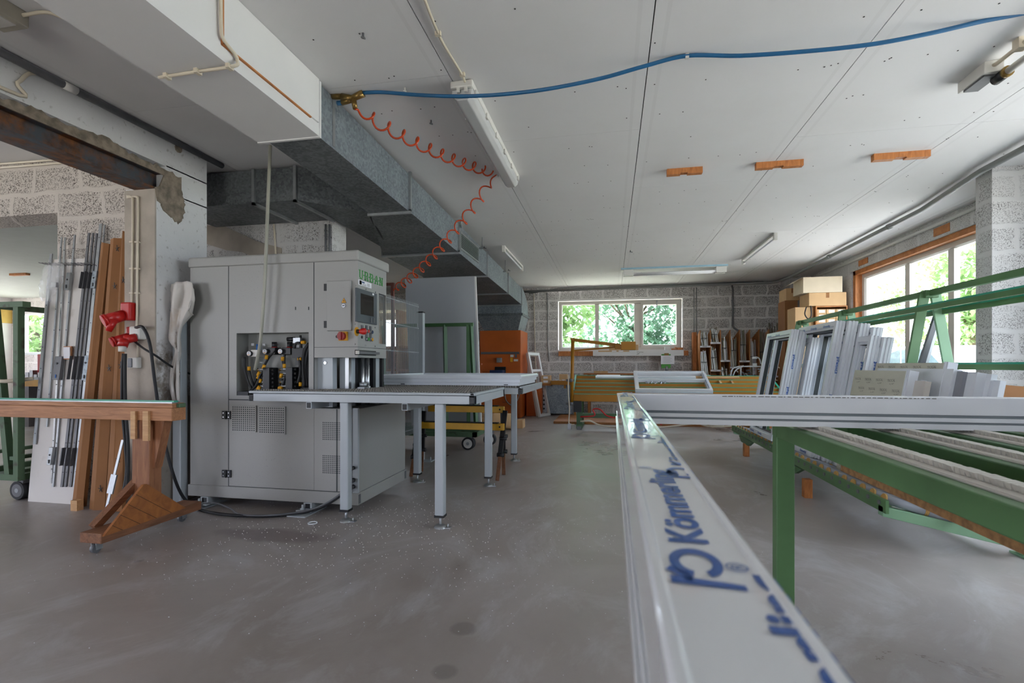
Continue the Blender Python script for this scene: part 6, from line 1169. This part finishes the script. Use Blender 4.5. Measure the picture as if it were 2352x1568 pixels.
# lamp at right edge (open end, tube and wire)
t = thing('tube_lamp', 'open lamp holder with bare tube at right picture edge', 'lamp', (2.2, 3.5, CE)); x = 2.235
b = MB(); ye = at(2205, 195, Z=CE-.02).y; b.hexa([(x-.045, ye+.02, CE-.07), (x+.045, ye, CE-.07), (x+.045, ye-.24, CE-.07), (x-.045, ye-.22, CE-.07)], [(x-.045, ye+.02, CE), (x+.045, ye, CE), (x+.045, ye-.24, CE), (x-.045, ye-.22, CE)]); b.build('housing', M['lamp_w'], t, bev=.004)
b = MB(); b.box(x-.035, x+.045, ye-.2, ye-.02, CE-.082, CE-.069); b.build('terminal_tray', M['dkmetal'], t); b = MB(); b.cyl((x+.05, ye-.16, CE-.09), (x+.05, ye-.24, CE-.09), .03); b.cyl((x+.05, ye-.24, CE-.09), (x+.05, ye-.262, CE-.09), .032, mi=1); b.build('socket', [M['black'], M['brass']], t)
b = MB(); b.cyl((x+.05, ye-.25, CE-.09), (x+.05, ye-1.5, CE-.09), .02); b.build('tube', M['lamp_w'], t)
b = MB(); b.tube([(x-.0, ye-.22, CE-.03), (x-.0, ye-.26, CE-.035), (x-.0, ye-1.5, CE-.035)], .012, 8); b.box(x-.025, x+.025, ye-.45, ye-.40, CE-.06, CE); o = b.build('conduit', M['cream'], loc=(x, ye-.8, CE)); tag(o, 'cream conduit with clip above the lamp at right edge', 'conduit')
# fixture at top left
t = thing('tube_lamp', 'dusty lamp housing at the top left picture corner', 'lamp', (-2.9, 1.6, CE)); p = at(68, 62, Z=CE-.07); b = MB(); b.box(p.x-.17, p.x+.0, p.y-1.2, p.y, CE-.08, CE); b.build('housing', mat('dusty_lamp_housing', '#b9b3a4', .5), t, bev=.006); MB().box(p.x-.14, p.x-.03, p.y-1.2, p.y-.04, CE-.085, CE-.079).build('cover', M['lamp_w'], t)
b = MB(); b.tube(cr([V((p.x, p.y-.03, CE-.03)), V((p.x+.12, p.y+.0, CE-.012)), V((p.x+.24, p.y+.06, CE-.04)), V((p.x+.36, p.y+.06, CE-.015))], 6), .009, 7); tag(b.build('lamp_cable', M['cream'], loc=p), 'short cream cable from the dusty lamp housing', 'cable')
# ---------------------------------------------------------------- hoses, pipes and cables overhead
hp = [(835, 213), (880, 212), (960, 218), (1050, 221), (1150, 217), (1260, 204), (1380, 180), (1480, 152), (1578, 128), (1700, 128), (1850, 118), (2000, 102), (2130, 78), (2260, 48), (2352, 30), (2450, 6)]
o = MB().tube(cr([at(x, y, Y=3.07) for x, y in hp], 6), .0115, 10).build('air_hose', M['blue'], loc=at(1500, 150, Y=3.07)); tag(o, 'long blue air hose sagging under the ceiling', 'hose')
c = at(1578, 127, Y=3.07); b = MB(); b.box(c.x-.01, c.x+.01, 3.06, 3.08, c.z-.02, CE); b.build('ceiling_clip', M['lamp_w'], o)
fy = 3.07; b = MB(); A_ = lambda x, y: at(x, y, Y=fy)
b.cyl(A_(762, 222), A_(785, 222), .018); b.cyl(A_(785, 223), A_(812, 228), .024); b.cyl(A_(805, 228), A_(835, 214), .02, .024); b.cyl(A_(812, 228), A_(816, 250), .02, .016); b.cyl(A_(785, 236), A_(806, 230), .018); b.build
o = b.build('hose_fitting', M['brass'], loc=A_(800, 225)); tag(o, 'brass hose manifold at the end of blue hose', 'fitting')
b = MB(); b.cyl(A_(775, 237), A_(788, 236), .015); b.build('hose_stub', M['blue'], o)
def helix(p0, p1, turns, r, sag=0, ph=0, r1=None):
    p0, p1 = V(p0), V(p1); d = p1-p0; x, y = perp(d); pts = []; n = int(turns*16); r1 = r1 or r
    for i in range(n+1):
        t_ = i/n; c = p0+d*t_+V((0, 0, -sag*4*t_*(1-t_))); a = 6.2831853*turns*t_+ph; env = min(1, t_*12, (1-t_)*12)
        rr = (r+(r1-r)*t_)*env; pts.append(c+x*(rr*math.cos(a))+y*(rr*math.sin(a)))
    return pts
A0 = at(816, 250, Y=fy); A1 = at(1140, 398, X=-1.08); A2 = at(903, 668, Y=5.9)
b = MB(); pts = helix(A0, A1, 11.5, .042, .05, 1.0)+helix(A1+V((0, .0, -.01)), A2, 14.5, .05, .12, .5)
b.tube(pts, .0075, 7); o = b.build('coiled_air_hose', M['orange_h'], loc=A1); tag(o, 'orange coiled air hose looping from ceiling lamp to pipe stand', 'hose')
b = MB(); b.tube([A1+V((0, 0, .04)), V((A1.x+.02, A1.y, CE-.02))], .003, 6); b.build('hook_wire', M['zinc'], o)
# cable feeding the sealed lamp, cable round the soffit
b = MB(); b.tube(cr([at(968, -20, Z=CE-.012), at(1007, 78, Z=CE-.012), at(1030, 120, Z=CE-.012), at(1061, 171, Z=CE-.012), at(1070, 195, Z=CE-.02)], 6), .0075, 7)
for q in ((1006, 77), (1062, 171)): c = at(*q, Z=CE-.01); b.box(c.x-.016, c.x+.016, c.y-.01, c.y+.01, CE-.022, CE)
tag(b.build('ceiling_cable', M['cream'], loc=at(1007, 78, Z=CE)), 'cream cable clipped to ceiling feeding the sealed lamp', 'cable')
b = MB(); sx = -1.817; s = [at(507, -10, X=sx), at(508, 60, X=sx), at(513, 90, X=sx), at(540, 125, X=sx), at(545, 140, X=sx), at(537, 152, Z=2.576), at(450, 165, Z=2.576), at(365, 178, Z=2.576)]; b.tube(cr(s, 6), .008, 8)
for q in ((455, 165), (385, 176), (528, 154)): c = at(*q, Z=2.576); b.box(c.x-.01, c.x+.01, c.y-.02, c.y+.015, 2.565, 2.586)
tag(b.build('soffit_cable', M['cream'], loc=s[4]), 'cream cable wrapped round the white soffit', 'cable')
# black pipe along the left wall head, cable beside it
b = MB(); b.cyl((-3.43, 1.0, CE-.028), (-3.43, 3.9, CE-.028), .024, n=12); c = at(165, 205, X=-3.40); b.cyl((-3.43, c.y-.03, CE-.028), (-3.43, c.y+.05, CE-.028), .026, mi=1); tag(b.build('wall_pipe', [M['dkmetal'], M['lamp_w']], loc=(-3.4, 2.4, CE)), 'dark pipe running along the head of left wall', 'pipe')
b = MB(); b.tube(cr([V((-3.45, .8, 2.78)), at(0, 200, X=-3.455), at(40, 190, X=-3.455), at(78, 168, X=-3.455), V((-3.43, 2.6, CE-.04)), V((-3.43, 3.7, CE-.04))], 6), .011, 7); tag(b.build('wall_cable', M['cream'], loc=(-3.45, 2.2, CE)), 'tan cable curving down from dark pipe at left', 'cable')
b = MB(); c = at(409, 341, X=-3.47); b.cyl((-3.475, c.y, c.z), (-3.462, c.y, c.z), .035, n=9); tag(b.build('mortar_patch', M['rough'], loc=c), 'broken hole patch on white wall above beam end', 'patch')
# pipes along far and right walls
def pipe(name, label, pts, r, m, extra=None): b = MB(); b.tube(pts, r, 9); (extra(b) if extra else None); tag(b.build(name, M[m], loc=pts[0]), label, 'pipe')
zz = CE-.05
pipe('wall_pipe', 'grey pipe along top of far wall and right ceiling edge', [V((-2.2, 11.64, zz-.03)), V((3.3, 11.60, zz)), V((3.42, 11.45, zz)), V((3.50, 10.9, zz)), V((3.46, 6.5, zz)), V((3.30, 5.3, zz)), V((3.28, 2.0, zz))], .028, 'grey_pipe', lambda b: [b.cyl((3.47, y-.03, zz), (3.47, y+.03, zz), .036) for y in (7.2, 9.0)])
pipe('wall_pipe', 'second thinner pipe below the ceiling on far wall', [V((-1.9, 11.62, zz-.08)), V((-1.2, 11.62, zz+.02)), V((3.2, 11.62, zz+.035))], .012, 'grey_pipe')
pipe('wall_pipe', 'pale pipe along right wall above window', [V((3.94, 6.1, 2.86)), V((3.94, 11.1, 2.86))], .018, 'lamp_w')
pipe('wall_pipe', 'grey pipe dropping down far wall to the rod rack', [V((at(1681, 655, Y=11.66).x, 11.66, zz)), at(1683, 665, Y=11.66), at(1683, 748, Y=11.66), at(1686, 753, Y=11.6), at(1697, 760, Y=11.55)], .02, 'dkmetal')
pipe('wall_cable', 'cream hose hanging down far wall beside orange heater', [at(1226, 668, Y=11.66), at(1228, 760, Y=11.66), at(1230, 830, Y=11.66), at(1232, 885, Y=11.62), at(1236, 945, Y=11.62)], .012, 'cream')
pipe('wall_cable', 'thin grey cable down far wall left of window', [at(1257, 672, Y=11.68), at(1258, 720, Y=11.68), at(1258, 790, Y=11.68), at(1261, 830, Y=11.68)], .009, 'grey_pipe')
for i, x in enumerate((1594, 1600)): pipe('wall_conduit', ('left', 'right')[i]+' conduit of the pair on far wall beside rod rack', [at(x, 660, Y=11.68), at(x, 740, Y=11.68), at(x-i*2, 850, Y=11.68)], .010, 'grey_pipe')
# small hooks on the ceiling
for i, (px_, py_, lb) in enumerate(((1112, 566, 'hook on ceiling beside duct near bare tube'), (1168, 618, 'black bracket on ceiling above duct end'), (1448, 575, 'dark hook on ceiling joint before the far window'), (834, 76, 'small nail head on ceiling right of soffit'), (930, 201, 'white clip on the ceiling above blue hose'), (990, 276, 'rusty screw on ceiling above orange coil'))):
    c = at(px_, py_, Z=CE); b = MB(); b.cyl((c.x, c.y, CE-.02), (c.x, c.y, CE), .006); b.bar((c.x-.01, c.y, CE-.022), (c.x+.035 if i < 3 else c.x+.012, c.y, CE-.03), .012, .008); tag(b.build('ceiling_hook', M['dkmetal'] if i != 4 else M['lamp_w'], loc=c), lb, 'hook')

# more conduits
for i, (py0, py1, lb) in enumerate(((378, 366, 'upper cream conduit along head of the speckled block wall'), (387, 374, 'lower cream conduit along head of the speckled block wall'))):
    b = MB(); b.tube([at(-20, py0, Y=3.515), at(140, py1, Y=3.515), at(300, py1-10, Y=3.515)], .009, 7); tag(b.build('wall_conduit', M['cream'], loc=at(70, py0, Y=3.5)), lb, 'conduit')
b = MB(); b.tube([at(629, 515, Y=4.70), at(634, 590, Y=4.70)], .010, 7); tag(b.build('wall_conduit', M['cream'], loc=at(630, 540, Y=4.7)), 'cream conduit on white block wall above the machine', 'conduit')
for px_, lb in ((748, 'left dark pipe at right end of white block wall'), (757, 'right dark pipe at right end of white block wall')): b = MB(); b.tube([at(px_, 515, Y=4.69), at(px_, 600, Y=4.69)], .011, 7); tag(b.build('wall_pipe', M['dkmetal'], loc=at(px_, 540, Y=4.69)), lb, 'pipe')
for i, (a, c, w_, m, lb) in enumerate((((2107, 862), (2152, 722), .035, 'dkmetal', 'dark profile bar leaning inside the nearest A-frame'), ((2118, 862), (2160, 724), .02, 'white', 'white profile bar leaning beside a dark bar in A-frame'))):
    p, q = at(*a, Y=4.55), at(*c, Y=4.55); d = (q-p); p = p-d*((p.z-.14)/d.z); b = MB(); b.bar(p, q, w_, .03, (0, 1, 0)); tag(b.build('profile_bar', M[m], loc=p), lb, 'profile')
